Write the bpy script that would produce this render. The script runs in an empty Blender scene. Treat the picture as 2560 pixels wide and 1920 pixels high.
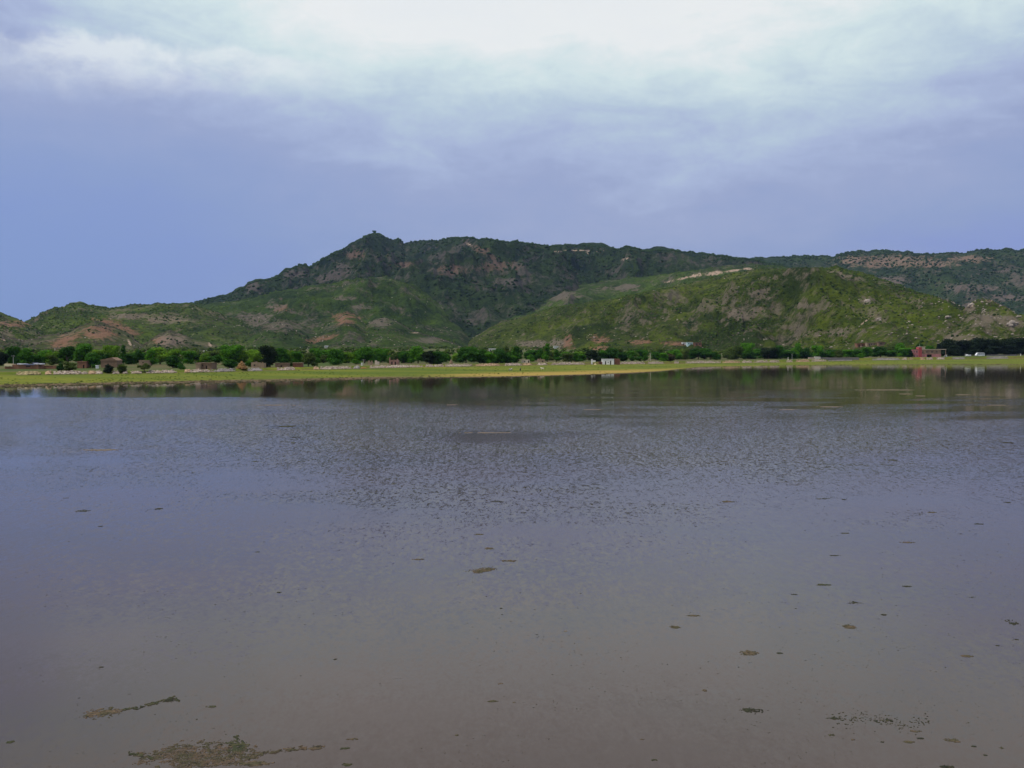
import bpy, bmesh, math, random
import numpy as np
from mathutils import Vector, Matrix

C = bpy.context.scene.collection
R = math.radians
random.seed(7)

# ---------------------------------------------------------------- camera
CAM_H = 8.5
F = 2560.0                      # focal length in photograph pixels (36 mm lens on a 36 mm sensor)
HZ = 876.0                      # the horizon's row in the photograph
PITCH = math.atan((960.0 - HZ) / F)
cam_d = bpy.data.cameras.new('camera')
cam_d.lens = 36.0; cam_d.sensor_width = 36.0; cam_d.clip_start = 0.1; cam_d.clip_end = 30000
cam = bpy.data.objects.new('camera', cam_d); C.objects.link(cam)
cam.location = (0, 0, CAM_H); cam.rotation_euler = (R(90) - PITCH, 0, 0)
bpy.context.scene.camera = cam

# ---------------------------------------------------------------- exposure, sky, sun
sc = bpy.context.scene
sc.view_settings.view_transform = 'Standard'; sc.view_settings.look = 'None'
sc.view_settings.gamma = 1; sc.view_settings.use_curve_mapping = False
sc.view_settings.exposure = -0.05
sc.render.engine = 'CYCLES'
sc.cycles.max_bounces = 6; sc.cycles.volume_bounces = 0
sc.cycles.use_denoising = True
SUN_EL, SUN_AZ = R(54), R(-55)          # azimuth measured from +Y towards +X (sun high on the left)

W = bpy.data.worlds.new('World'); sc.world = W; W.use_nodes = True
nt = W.node_tree; nt.nodes.clear()
class G:
    """tiny helper that writes node graphs"""
    def __init__(s, nt): s.nt = nt
    def n(s, t, **kw):
        nd = s.nt.nodes.new(t)
        for k, v in kw.items(): setattr(nd, k, v)
        return nd
    def put(s, sock, v):
        if isinstance(v, bpy.types.NodeSocket): s.nt.links.new(v, sock)
        elif isinstance(v, (tuple, list)) and len(v) == 3 and sock.type == 'RGBA': sock.default_value = (*v, 1)
        else: sock.default_value = v
    def m(s, op, a, b=0.0, c=0.0, clamp=False):
        nd = s.n('ShaderNodeMath', operation=op, use_clamp=clamp)
        s.put(nd.inputs[0], a); s.put(nd.inputs[1], b)
        if op in ('MULTIPLY_ADD', 'SMOOTH_MIN', 'SMOOTH_MAX'): s.put(nd.inputs[2], c)
        return nd.outputs[0]
    def mr(s, v, a, b, c=0.0, d=1.0, smooth=False):
        nd = s.n('ShaderNodeMapRange', interpolation_type='SMOOTHSTEP' if smooth else 'LINEAR')
        s.put(nd.inputs[0], v)
        for i, x in enumerate((a, b, c, d)): s.put(nd.inputs[i + 1], x)
        return nd.outputs[0]
    def mix(s, f, a, b, bt='MIX'):
        nd = s.n('ShaderNodeMix', data_type='RGBA', blend_type=bt)
        s.put(nd.inputs[0], f); s.put(nd.inputs[6], a); s.put(nd.inputs[7], b)
        return nd.outputs[2]
    def noise(s, vec, scale, detail=4, rough=0.55, dist=0.0):
        nd = s.n('ShaderNodeTexNoise')
        s.put(nd.inputs['Vector'], vec)
        nd.inputs['Scale'].default_value = scale; nd.inputs['Detail'].default_value = detail
        nd.inputs['Roughness'].default_value = rough; nd.inputs['Distortion'].default_value = dist
        return nd.outputs['Fac']
    def map(s, vec, sx=1, sy=1, sz=1, rot=(0, 0, 0), loc=(0, 0, 0)):
        nd = s.n('ShaderNodeMapping'); s.put(nd.inputs[0], vec)
        nd.inputs['Scale'].default_value = (sx, sy, sz); nd.inputs['Rotation'].default_value = rot
        nd.inputs['Location'].default_value = loc
        return nd.outputs[0]
    def ramp(s, f, pts):
        nd = s.n('ShaderNodeValToRGB'); s.put(nd.inputs[0], f); cr = nd.color_ramp
        while len(cr.elements) < len(pts): cr.elements.new(0.5)
        for e, (p, c) in zip(cr.elements, pts): e.position = p; e.color = (*c, 1)
        return nd.outputs[0]
    def attr(s, name):
        nd = s.n('ShaderNodeAttribute', attribute_name=name); return nd.outputs['Fac']

g = G(nt)
out = g.n('ShaderNodeOutputWorld'); bg = g.n('ShaderNodeBackground')
nt.links.new(bg.outputs[0], out.inputs[0])
sky = g.n('ShaderNodeTexSky', sky_type='NISHITA', sun_disc=False)
sky.sun_elevation = SUN_EL; sky.sun_rotation = SUN_AZ; sky.altitude = 300; sky.dust_density = 3.0
tc = g.n('ShaderNodeTexCoord'); dirv = tc.outputs['Generated']
sp = g.n('ShaderNodeSeparateXYZ'); g.put(sp.inputs[0], dirv)
dx, dy, dz = sp.outputs
# thin overcast: lavender low down, white higher up, broken by soft stretched cloud
warp = g.noise(g.map(dirv, 1, 1, 2.6, loc=(3.1, 0, 0.4)), 2.6, 5, 0.5, 0.3)
fine = g.noise(g.map(dirv, 1, 1, 3.2, loc=(0.7, 0, 1.4)), 9.0, 6, 0.6, 0.6)
e = g.m('ADD', dz, g.m('MULTIPLY', g.m('SUBTRACT', warp, 0.5), 0.20))
e = g.m('ADD', e, g.m('MULTIPLY', g.m('SUBTRACT', fine, 0.5), 0.11))
e = g.m('ADD', e, g.m('MULTIPLY', g.m('SUBTRACT', g.noise(g.map(dirv, 1, 1, 1.6), 34.0, 5, 0.7, 0.4), 0.5), 0.055))
ax = g.m('SUBTRACT', dx, 0.05)
e = g.m('SUBTRACT', e, g.m('MULTIPLY', g.m('MULTIPLY', ax, ax), 0.42))      # brighter ahead than to the sides
veil = g.ramp(g.m('MULTIPLY', e, 2.0), [
    (0.00, (.270, .340, .66)), (0.14, (.310, .385, .63)), (0.27, (.370, .430, .65)), (0.34, (.45, .525, .735)),
    (0.42, (.56, .68, .78)), (0.51, (.74, .87, .87)), (0.61, (.95, .97, .95)), (1.0, (.84, .89, .93))])
left = g.mr(dx, 0.05, -0.5, 0, 1, True)
low = g.mr(dz, 0.26, 0.03, 0, 1, True)
veil = g.mix(g.m('MULTIPLY', left, low), veil, (.225, .330, .635))
# the brighter long bank of cloud on the left
edge = g.noise(g.map(dirv, 1, 1, 1.3, loc=(5.3, 0, 2.2)), 11.0, 6, 0.62, 0.2)
ez = g.m('ADD', dz, g.m('MULTIPLY', g.m('SUBTRACT', edge, 0.5), 0.055))
top_e = g.mr(ez, 0.275, 0.265, 0, 1, True)
bot_e = g.mr(ez, 0.218, 0.262, 0, 1, True)
side = g.m('MULTIPLY', g.mr(dx, -0.50, -0.36, 0, 1, True), g.mr(dx, -0.12, -0.24, 0, 1, True))
bank = g.m('MULTIPLY', g.m('MULTIPLY', g.m('MULTIPLY', top_e, bot_e), side), g.mr(g.noise(g.map(dirv, 1, 1, 2), 16.0, 6, 0.65, 0.3), 0.38, 0.55, 0.45, 1))
veil = g.mix(g.m('MULTIPLY', bank, 0.78), veil, (.90, .95, .95))
v10 = g.mix(1.0, veil, (10.0, 10.0, 10.0), 'MULTIPLY')
hidden = g.mr(dy, -0.2, 0.1, 0.8, 0.93)
g.put(bg.inputs[0], g.mix(hidden, sky.outputs[0], v10))
bg.inputs[1].default_value = 0.1

sd = bpy.data.lights.new('sun', 'SUN'); sd.energy = 3.2; sd.angle = R(2); sd.color = (1.0, 0.95, 0.87)
sun = bpy.data.objects.new('sun', sd); C.objects.link(sun)
sdir = Vector((math.sin(SUN_AZ) * math.cos(SUN_EL), math.cos(SUN_AZ) * math.cos(SUN_EL) * -0.35, math.sin(SUN_EL)))
sun.rotation_euler = sdir.to_track_quat('Z', 'Y').to_euler()
sky.sun_rotation = math.atan2(sdir.x, sdir.y)
sky.sun_elevation = math.asin(sdir.normalized().z)

# ---------------------------------------------------------------- tools
def tag(o, label=None, cat=None, group=None, kind=None):
    if label: o['label'] = label
    if cat: o['category'] = cat
    if group: o['group'] = group
    if kind: o['kind'] = kind
    return o
def link(name, me, mat=None, parent=None):
    o = bpy.data.objects.new(name, me); C.objects.link(o)
    if mat is not None and me is not None and len(me.materials) == 0: me.materials.append(mat)
    if parent is not None: o.parent = parent
    return o
def empty(name, loc, rz=0.0):
    o = bpy.data.objects.new(name, None); C.objects.link(o)
    o.location = loc; o.rotation_euler = (0, 0, rz); o.empty_display_size = 0.3
    return o
def np_mesh(name, V, Fc, smooth=True):
    """mesh from numpy vertices (n,3) and faces (m,k)"""
    me = bpy.data.meshes.new(name); V = np.ascontiguousarray(V, dtype=np.float32)
    Fc = np.ascontiguousarray(Fc, dtype=np.int32); k = Fc.shape[1]
    me.vertices.add(len(V)); me.vertices.foreach_set('co', V.ravel())
    me.loops.add(Fc.size); me.loops.foreach_set('vertex_index', Fc.ravel())
    me.polygons.add(len(Fc)); me.polygons.foreach_set('loop_start', np.arange(0, Fc.size, k, dtype=np.int32))
    me.polygons.foreach_set('loop_total', np.full(len(Fc), k, dtype=np.int32))
    if smooth: me.polygons.foreach_set('use_smooth', np.ones(len(Fc), dtype=bool))
    me.update(calc_edges=True); me.validate()
    return me
def fattr(me, name, arr):
    a = me.attributes.new(name, 'FLOAT', 'POINT'); a.data.foreach_set('value', np.ascontiguousarray(arr, dtype=np.float32).ravel())
def ray(px, py):
    """direction of a photograph pixel, scaled so that y = 1"""
    u = (np.asarray(px, float) - 1280.0); v = 960.0 - np.asarray(py, float)
    yy = F * math.cos(PITCH) + v * math.sin(PITCH); zz = v * math.cos(PITCH) - F * math.sin(PITCH)
    return u / yy, zz / yy
def at(px, py, Y):
    a, b = ray(px, py); return (float(a * Y), float(Y), float(CAM_H + b * Y))
def zat(py, Y): return CAM_H + ray(1280, py)[1] * Y
def proj_py(z, Y):
    t = (np.asarray(z) - CAM_H) / Y
    ang = np.arctan(t) + PITCH
    return 960.0 - F * np.tan(ang)
def ix(px, tab, k=1):
    a = np.array(tab, float); return np.interp(px, a[:, 0], a[:, k])
def hash2(i, j, s):
    i = i.astype(np.int64).astype(np.uint64); j = j.astype(np.int64).astype(np.uint64)
    h = (i * np.uint64(374761393) + j * np.uint64(668265263) + np.uint64(s * 1442695041 + 12345)) & np.uint64(0xFFFFFFFF)
    h = ((h ^ (h >> np.uint64(13))) * np.uint64(1274126177)) & np.uint64(0xFFFFFFFF)
    h = ((h ^ (h >> np.uint64(16))) * np.uint64(2246822519)) & np.uint64(0xFFFFFFFF)
    return ((h ^ (h >> np.uint64(15))) & np.uint64(0xFFFFFF)).astype(float) / float(0xFFFFFF)
def vn(x, y, s=0):
    xi = np.floor(x); yi = np.floor(y); fx = x - xi; fy = y - yi
    fx = fx * fx * fx * (fx * (fx * 6 - 15) + 10); fy = fy * fy * fy * (fy * (fy * 6 - 15) + 10)
    a = hash2(xi, yi, s); b = hash2(xi + 1, yi, s); c = hash2(xi, yi + 1, s); d = hash2(xi + 1, yi + 1, s)
    return (a * (1 - fx) + b * fx) * (1 - fy) + (c * (1 - fx) + d * fx) * fy
def fbm(x, y, s=0, o=5, ridged=False):
    t = 0; amp = 0.5; tot = 0
    for k in range(o):
        n = vn(x * 2 ** k + 17.3 * k, y * 2 ** k - 9.1 * k, s + k)
        if ridged: n = 1 - abs(2 * n - 1)
        t = t + n * amp; tot += amp; amp *= 0.5
    return t / tot
def sstep(a, b, x):
    t = np.clip((x - a) / (b - a), 0, 1); return t * t * (3 - 2 * t)
def grid_faces(nr, nc):
    i = np.arange(nr - 1)[:, None] * nc + np.arange(nc - 1)[None, :]
    return np.stack([i, i + 1, i + nc + 1, i + nc], -1).reshape(-1, 4)

# ---------------------------------------------------------------- materials
def material(name):
    m = bpy.data.materials.new(name); m.use_nodes = True; n = m.node_tree; n.nodes.clear()
    gg = G(n); o = gg.n('ShaderNodeOutputMaterial'); b = gg.n('ShaderNodeBsdfPrincipled')
    n.links.new(b.outputs[0], o.inputs[0]); gg.o = o; gg.b = b
    geo = gg.n('ShaderNodeNewGeometry'); gg.P = geo.outputs['Position']; gg.N = geo.outputs['Normal']
    return m, gg
def simple(name, col, rough=0.8, var=0.25, scale=2.0, metal=0.0, col2=None, spec=0.3):
    m, q = material(name)
    n = q.noise(q.P, scale, 5, 0.6)
    c2 = col2 or tuple(c * (1 - var) for c in col)
    q.put(q.b.inputs['Base Color'], q.mix(q.mr(n, 0.35, 0.65), c2, col))
    q.b.inputs['Roughness'].default_value = rough; q.b.inputs['Metallic'].default_value = metal
    q.b.inputs['Specular IOR Level'].default_value = spec
    return m

def hill_mat(name, grass, scrub, rock, soil, rockiness=0.5, k=1.0):
    m, q = material(name); P = q.P
    big = q.noise(P, 0.0045 * k, 5, 0.6, 0.4); mid = q.noise(P, 0.022 * k, 5, 0.65); fin = q.noise(P, 0.16, 4, 0.7)
    t = q.m('ADD', q.m('MULTIPLY', big, 0.5), q.m('MULTIPLY', mid, 0.5))
    c = q.mix(q.mr(t, 0.42, 0.60), scrub, grass)
    # dark bush speckle
    c = q.mix(q.m('MULTIPLY', q.mr(fin, 0.50, 0.62), 0.75), c, tuple(x * 0.55 for x in scrub))
    # rock and bare earth
    rb = q.noise(q.map(P, 1, 1, 1.8, loc=(37, 11, 5)), 0.009 * k, 6, 0.68, 0.5)
    rf = q.noise(q.map(P, 1, 1, 0.6, loc=(7, 91, 5)), 0.09, 5, 0.8)
    rr = q.m('ADD', rb, q.m('MULTIPLY', q.m('SUBTRACT', rf, 0.5), 0.9))
    nz = q.n('ShaderNodeSeparateXYZ'); q.put(nz.inputs[0], q.N)
    rr = q.m('ADD', rr, q.mr(nz.outputs[2], 0.93, 0.6, 0, 0.12))
    lo = 0.68 - 0.14 * rockiness
    c = q.mix(q.m('MULTIPLY', q.mr(rr, lo - 0.02, lo + 0.14), 0.7), c, rock)
    br = q.noise(q.map(P, 1, 1, 1, loc=(3, 5, 77)), 0.030 * k, 5, 0.8, 0.3)
    brk = q.m('ADD', q.m('MULTIPLY', q.m('SUBTRACT', rf, 0.5), 1.6), q.m('MULTIPLY', q.m('SUBTRACT', br, 0.5), 3.0))
    sf = q.m('ADD', q.attr('soil'), brk)
    c = q.mix(q.m('MULTIPLY', q.mr(sf, 0.50, 0.95), 0.8), c, soil)
    rk = q.m('ADD', q.attr('rock'), brk)
    c = q.mix(q.m('MULTIPLY', q.mr(rk, 0.50, 0.90), 0.8), c, rock)
    pl = q.m('ADD', q.attr('pale'), q.m('MULTIPLY', q.m('SUBTRACT', fin, 0.5), 2.2))
    c = q.mix(q.mr(pl, 0.48, 0.85), c, (.34, .25, .19))
    q.put(q.b.inputs['Base Color'], c)
    q.b.inputs['Roughness'].default_value = 1.0; q.b.inputs['Specular IOR Level'].default_value = 0.05
    bp = q.n('ShaderNodeBump'); bp.inputs['Strength'].default_value = 1.0; bp.inputs['Distance'].default_value = 6.0
    q.put(bp.inputs['Height'], q.noise(P, 0.10, 6, 0.72)); q.put(q.b.inputs['Normal'], bp.outputs[0])
    return m

# ---------------------------------------------------------------- the shore and the valley floor
WATERLINE = [(-900, 1010), (-300, 975), (0, 967), (350, 959), (700, 953), (1050, 945), (1250, 943), (1450, 938), (1560, 934),
             (1650, 929), (1700, 923), (1750, 918), (1950, 914), (2160, 912), (2400, 911), (2560, 911), (2800, 912), (3500, 920)]
BANK = [(-900, 240, 955, 945), (-300, 262, 941, 933), (0, 285, 938, 930), (400, 311, 933, 926), (700, 362, 926, 919), (1050, 419, 918, 912),
        (1400, 480, 912, 906), (1600, 530, 910, 904), (1750, 590, 908, 902.5), (1950, 640, 906, 900), (2160, 680, 901, 895),
        (2560, 740, 896, 890), (3500, 800, 893, 886)]
def bankY(px): return ix(px, BANK, 1)
def waterY(px):
    py = ix(px, WATERLINE); return -CAM_H / ray(1280, py)[1]
def ground_z(px, Y):
    px = np.asarray(px, float); Y = np.asarray(Y, float)
    yw = waterY(px); wob = (fbm(px * 0.02, Y * 0 + 3, 5, 4) - 0.5) * 0.05 * yw; yw = yw + wob * 0.35
    yb = bankY(px); zb = zat(ix(px, BANK, 2), yb); zt = zat(ix(px, BANK, 3), yb + 5)
    s = np.clip((Y - yw) / (yb - yw), 0, 1)
    z = 0.02 + (zb - 0.02) * (s ** 1.1) + 0.10 * (fbm(px * Y * 2e-4, Y * 0.1, 9, 4) - 0.5) * sstep(0, 0.06, s)
    z = np.where(Y < yw, (Y - yw) * 0.012, z)
    top = zt - zb
    z = z + top * sstep(1.0, 4.5, Y - yb)
    ex = np.maximum(Y - yb - 6, 0)
    z = z + ex * 0.0045 + np.maximum(Y - 900, 0) * 0.006 * (Y < 3e4) + 0.5 * (fbm(px * 0.01, Y * 0.01, 11, 3) - 0.5) * sstep(10, 60, ex)
    # near shore, below and behind the camera
    near = sstep(14.0, -2.0, Y) * 5.2
    z = np.where(Y < 60, np.maximum(-1.6, -1.6 + sstep(18.5, 13.5, Y) * 1.6 + near), z)
    z = np.maximum(z, -1.6)
    return z
pxs = np.concatenate([np.linspace(-2600, -320, 40), np.arange(-300, 2880, 6.0), np.linspace(2900, 5200, 40)])
ys = np.concatenate([np.linspace(-60, -4, 8), np.linspace(-3, 24, 28), np.linspace(30, 190, 16), np.arange(200, 420, 1.0), np.arange(421, 820, 1.6), np.geomspace(825, 6500, 90)])
PX, YY = np.meshgrid(pxs, ys)
X = (PX - 1280) / F * np.maximum(YY, 40 + 0 * YY)
Z = ground_z(PX, YY)
me = np_mesh('ground', np.stack([X, YY, Z], -1).reshape(-1, 3), grid_faces(*PX.shape))
yw = waterY(PX); yb = bankY(PX)
s = (YY - yw) / (yb - yw)
dry = np.exp(-((s - 0.16) / 0.22) ** 2) * (sstep(900, 1250, PX) * sstep(1900, 1500, PX) + 0.25) * 0.8
mud = np.maximum(sstep(0.10, 0.0, s), sstep(0.26, 0.08, s) * sstep(1150, 900, PX)) * (YY > 100)
mud = np.maximum(mud, 0.55 * sstep(0.02, -0.02, np.abs(s - 1.0) - 0.03))
fattr(me, 'dry', dry); fattr(me, 'mud', mud); fattr(me, 'field', sstep(2, 14, YY - yb))
m, q = material('meadow_and_soil'); P = q.P
a = q.noise(q.map(P, 0.25, 1, 1), 0.05, 5, 0.6); b = q.noise(q.map(P, .4, 1, 1), 0.8, 5, 0.7)
c = q.mix(q.mr(a, 0.36, 0.62), (.070, .100, .008), (.150, .156, .014))
c = q.mix(q.m('MULTIPLY', q.mr(b, 0.42, 0.66), 0.7), c, (.050, .078, .010))
dr = q.m('ADD', q.attr('dry'), q.m('MULTIPLY', q.m('SUBTRACT', a, 0.5), 1.0))
c = q.mix(q.mr(dr, 0.35, 0.95), c, (.270, .190, .045))
fld = q.mix(q.mr(q.noise(P, 0.03, 5, 0.6), 0.40, 0.58), (.045, .075, .014), (.105, .085, .040))
fld = q.mix(q.mr(b, 0.5, 0.7), fld, (.035, .06, .018))
c = q.mix(q.attr('field'), c, fld)
mf = q.m('ADD', q.attr('mud'), q.m('MULTIPLY', q.m('SUBTRACT', b, 0.5), 0.6))
c = q.mix(q.mr(mf, 0.2, 0.7), c, (.105, .070, .040))
q.put(q.b.inputs['Base Color'], c); q.b.inputs['Roughness'].default_value = 1.0; q.b.inputs['Specular IOR Level'].default_value = 0.1
bp = q.n('ShaderNodeBump'); bp.inputs['Strength'].default_value = 0.7; bp.inputs['Distance'].default_value = 0.15
q.put(bp.inputs['Height'], b); q.put(q.b.inputs['Normal'], bp.outputs[0])
ground = tag(link('ground', me, m), kind='structure')

# ---------------------------------------------------------------- the water
wys = np.concatenate([np.linspace(13.2, 60, 110), np.geomspace(60.5, 640, 330)])
wpx = np.concatenate([np.linspace(-2200, -120, 30), np.arange(-100, 2700, 10.0), np.linspace(2720, 4600, 30)])
PX, YY = np.meshgrid(wpx, wys)
X = (PX - 1280) / F * YY
PY = proj_py(0 * YY, YY)
calm_line = ix(PX, [(-300, 1010), (0, 993), (300, 993), (600, 991), (820, 984), (1000, 982), (1400, 985), (1800, 992), (2560, 1018), (3000, 1025)])
calm_line = calm_line + (7 + 50 * sstep(900, 1700, PX)) * (fbm(PX * 0.0028, PY * 0.07, 21, 4) - 0.5) - 8 * sstep(1500, 2300, PX)
wid = ix(PX, [(-300, 5), (600, 8), (900, 45), (1300, 80), (2560, 75)])
rip = sstep(0, 1, (PY - calm_line) / wid); rip = np.clip(rip + 0.35 * sstep(.46, .62, fbm(PX * 0.004, PY * 0.16, 77, 3)) * sstep(955, 990, PY) * sstep(1100, 1500, PX), 0, 1); rip0 = rip.copy()
fade = ix(PY, [(960, 1.0), (1110, 0.95), (1220, 0.62), (1320, 0.42), (1450, 0.28), (1600, 0.19), (1920, 0.16)])
rip = rip * fade * (1 + 0.9 * sstep(1000, 500, PX) * sstep(1180, 1080, PY))
patch = fbm(PX * 0.0030, (PY - 876) * 0.022, 31, 4)
rip = rip * (0.48 + 0.52 * sstep(0.36, 0.58, patch))
def blob(cx, cy, rx, ry, p=3.5):
    return np.exp(-(np.abs((PX - cx) / rx) ** p + np.abs((PY - cy) / ry) ** p))
for (cx, cy, rx, ry, kk) in [(1240, 1094, 165, 17, .97), (2080, 1038, 240, 8, .55), (1640, 1060, 90, 6, .6), (2500, 1108, 60, 6, .8), (720, 1066, 60, 5, .6), (560, 1030, 330, 6, .6),
                             (150, 1150, 160, 10, .4), (2250, 1150, 200, 9, .5), (1420, 1086, 90, 8, .5), (2250, 1255, 150, 14, .7), (1950, 1440, 300, 40, .5), (1700, 1025, 60, 4, .4)]:
    rip = rip * (1 - kk * blob(cx, cy, rx, ry))
me = np_mesh('water', np.stack([X, YY, 0 * X], -1).reshape(-1, 3), grid_faces(*PX.shape))
fattr(me, 'ripple', rip); fattr(me, 'gloss', 0.045 + 0.075 * rip0)
m, q = material('silty_water'); P = q.P
def wavecol(scale, sx, sy, rot, detail, dist):
    nd = q.n('ShaderNodeTexNoise'); q.put(nd.inputs['Vector'], q.map(P, sx, sy, 1, rot=(0, 0, R(rot))))
    nd.inputs['Scale'].default_value = scale; nd.inputs['Detail'].default_value = detail; nd.inputs['Roughness'].default_value = 0.55; nd.inputs['Distortion'].default_value = dist
    v = q.n('ShaderNodeVectorMath', operation='SUBTRACT'); q.put(v.inputs[0], nd.outputs['Color']); v.inputs[1].default_value = (.5, .5, .5); return v.outputs[0]
def vop(op, a, b):
    v = q.n('ShaderNodeVectorMath', operation=op); q.put(v.inputs[0], a)
    if op == 'SCALE': q.put(v.inputs['Scale'], b)
    else: q.put(v.inputs[1], b)
    return v.outputs[0]
wv = vop('ADD', vop('SCALE', wavecol(1.0, 4.6, 1.7, 5, 2, .4), 0.31), vop('SCALE', wavecol(1.0, 12.0, 6.0, -9, 1, .2), 0.36))
wv = vop('MULTIPLY', vop('SCALE', wv, q.m('ADD', q.attr('ripple'), 0.03)), (0.7, 1.0, 0.0))
nn_ = q.n('ShaderNodeVectorMath', operation='NORMALIZE'); q.put(nn_.inputs[0], vop('ADD', wv, (0, 0, 1)))
q.put(q.b.inputs['Normal'], nn_.outputs[0])
silt = q.noise(q.map(P, 0.5, 1, 1), 0.12, 4, 0.6)
q.put(q.b.inputs['Base Color'], q.mix(q.mr(silt, 0.35, 0.65), (.044, .026, .020), (.036, .024, .019)))
q.put(q.b.inputs['Roughness'], q.attr('gloss')); q.b.inputs['IOR'].default_value = 1.28; q.b.inputs['Specular Tint'].default_value = (1, .91, .85, 1)
q.b.inputs['Specular IOR Level'].default_value = 0.5
water = tag(link('water', me, m), kind='structure')

# ---------------------------------------------------------------- hills and mountains
LAYERS = []
def layer(name, prof, Dtab, Wf, Wb, mat, seed, amp=0.16, gl=260.0, shape=1.15, soil=(), rock=(), pale=(), rows=200, dpx=2.6):
    p0, p1 = prof[0][0], prof[-1][0]
    px = np.arange(p0, p1 + dpx, dpx)
    py = ix(px, prof)
    D = ix(px, Dtab) if isinstance(Dtab, list) else px * 0 + Dtab
    jag = (fbm(px * 0.035, px * 0, seed + 50, 5) - 0.5)
    zc = zat(py, D) + jag * D / F * 9.0
    t = np.concatenate([np.linspace(0, 1, rows) ** 0.9, 1 + np.linspace(0.02, 1, 24)])
    T, PXg = np.meshgrid(t, px, indexing='ij')
    Dg = D[None, :]; Hg = zc[None, :]
    ramp = sstep(0, 1, (PXg - p0) / 120.) * sstep(0, 1, (p1 - PXg) / 120.)
    Yg = np.where(T <= 1, Dg - Wf * (1 - T), Dg + Wb * (T - 1))
    Xg = (PXg - 1280) / F * Yg
    zb = ground_z(PXg, Yg) - 8.0
    wx = Xg + 0.35 * gl * (fbm(Xg / gl, Yg / gl, seed + 7, 3) - 0.5); wy = Yg
    sp = fbm(wx / gl + seed, wy / (gl * 2.6), seed, 6, True)           # spurs and gullies running downhill
    md = fbm(wx / (gl * 0.33), wy / (gl * 0.5), seed + 3, 6)
    rg = fbm(Xg / 34., Yg / 34., seed + 5, 4, True)
    tt = np.clip(T, 0, 1)
    env = (np.sin(np.pi * np.clip(tt, 0, 1)) ** 0.8)
    tw = np.clip(tt + 0.24 * (sp - 0.55) * env, 0, 1)
    prof_s = np.where(T <= 1, (0.55 * tw ** shape + 0.45 * sstep(0, 1, tw)), 1 - sstep(0, 1, T - 1))
    H = np.maximum(Hg - zb, 0)
    z = zb + H * prof_s
    e2 = np.where(T <= 1, env + 0.05, 0.3)
    z = z + (sp - 0.55) * H * amp * 1.5 * e2 + (md - 0.5) * H * amp * 1.1 * e2 + (rg - 0.5) * np.minimum(H, 160) * 0.05 * (e2 + 0.06)
    lim = CAM_H + (Hg - CAM_H) * Yg / Dg - 0.0035 * Yg * 0.4 * (1 - tt)
    z = np.where(T < 1, np.minimum(z, lim), z)
    PYg = proj_py(z, Yg)
    me = np_mesh(name, np.stack([Xg, Yg, z], -1).reshape(-1, 3), grid_faces(*T.shape))
    def patches(lst):
        r = np.zeros_like(z)
        for (cx, cy, rx, ry, *an) in lst:
            a = R(an[0]) if an else 0.0
            u = (PXg - cx) * math.cos(a) + (PYg - cy) * math.sin(a); v = -(PXg - cx) * math.sin(a) + (PYg - cy) * math.cos(a)
            r = np.maximum(r, np.exp(-((u / rx) ** 2 + (v / ry) ** 2) ** 1.3 * 0.7))
        return r * (T <= 1.02)
    fattr(me, 'soil', patches(soil)); fattr(me, 'rock', patches(rock)); fattr(me, 'pale', patches(pale))
    o = tag(link(name, me, mat), kind='structure')
    LAYERS.append(dict(o=o, X=Xg, Y=Yg, Z=z, PX=PXg, PY=PYg, T=T, name=name))
    return o
ROCK = (.155, .125, .110); SOIL = (.200, .105, .070)
M_far = hill_mat('far_ridge', (.036, .058, .018), (.015, .028, .012), (.13, .10, .085), (.205, .135, .10), 0.5)
M_main = hill_mat('mountain_scrub', (.026, .044, .012), (.007, .016, .009), (.090, .074, .068), (.125, .080, .062), 0.55)
M_mid = hill_mat('shoulder_scrub', (.050, .082, .010), (.014, .029, .007), (.125, .100, .082), SOIL, 0.6)
M_left = hill_mat('left_scrub', (.070, .100, .013), (.022, .037, .010), (.175, .135, .10), SOIL, 0.6)
M_brown = hill_mat('bare_foothill', (.070, .085, .022), (.040, .050, .018), (.180, .135, .105), (.22, .115, .075), 1.1, 1.5)
M_front = hill_mat('front_green', (.070, .092, .008), (.019, .032, .005), (.150, .120, .092), SOIL, 0.55, 1.4)

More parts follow.
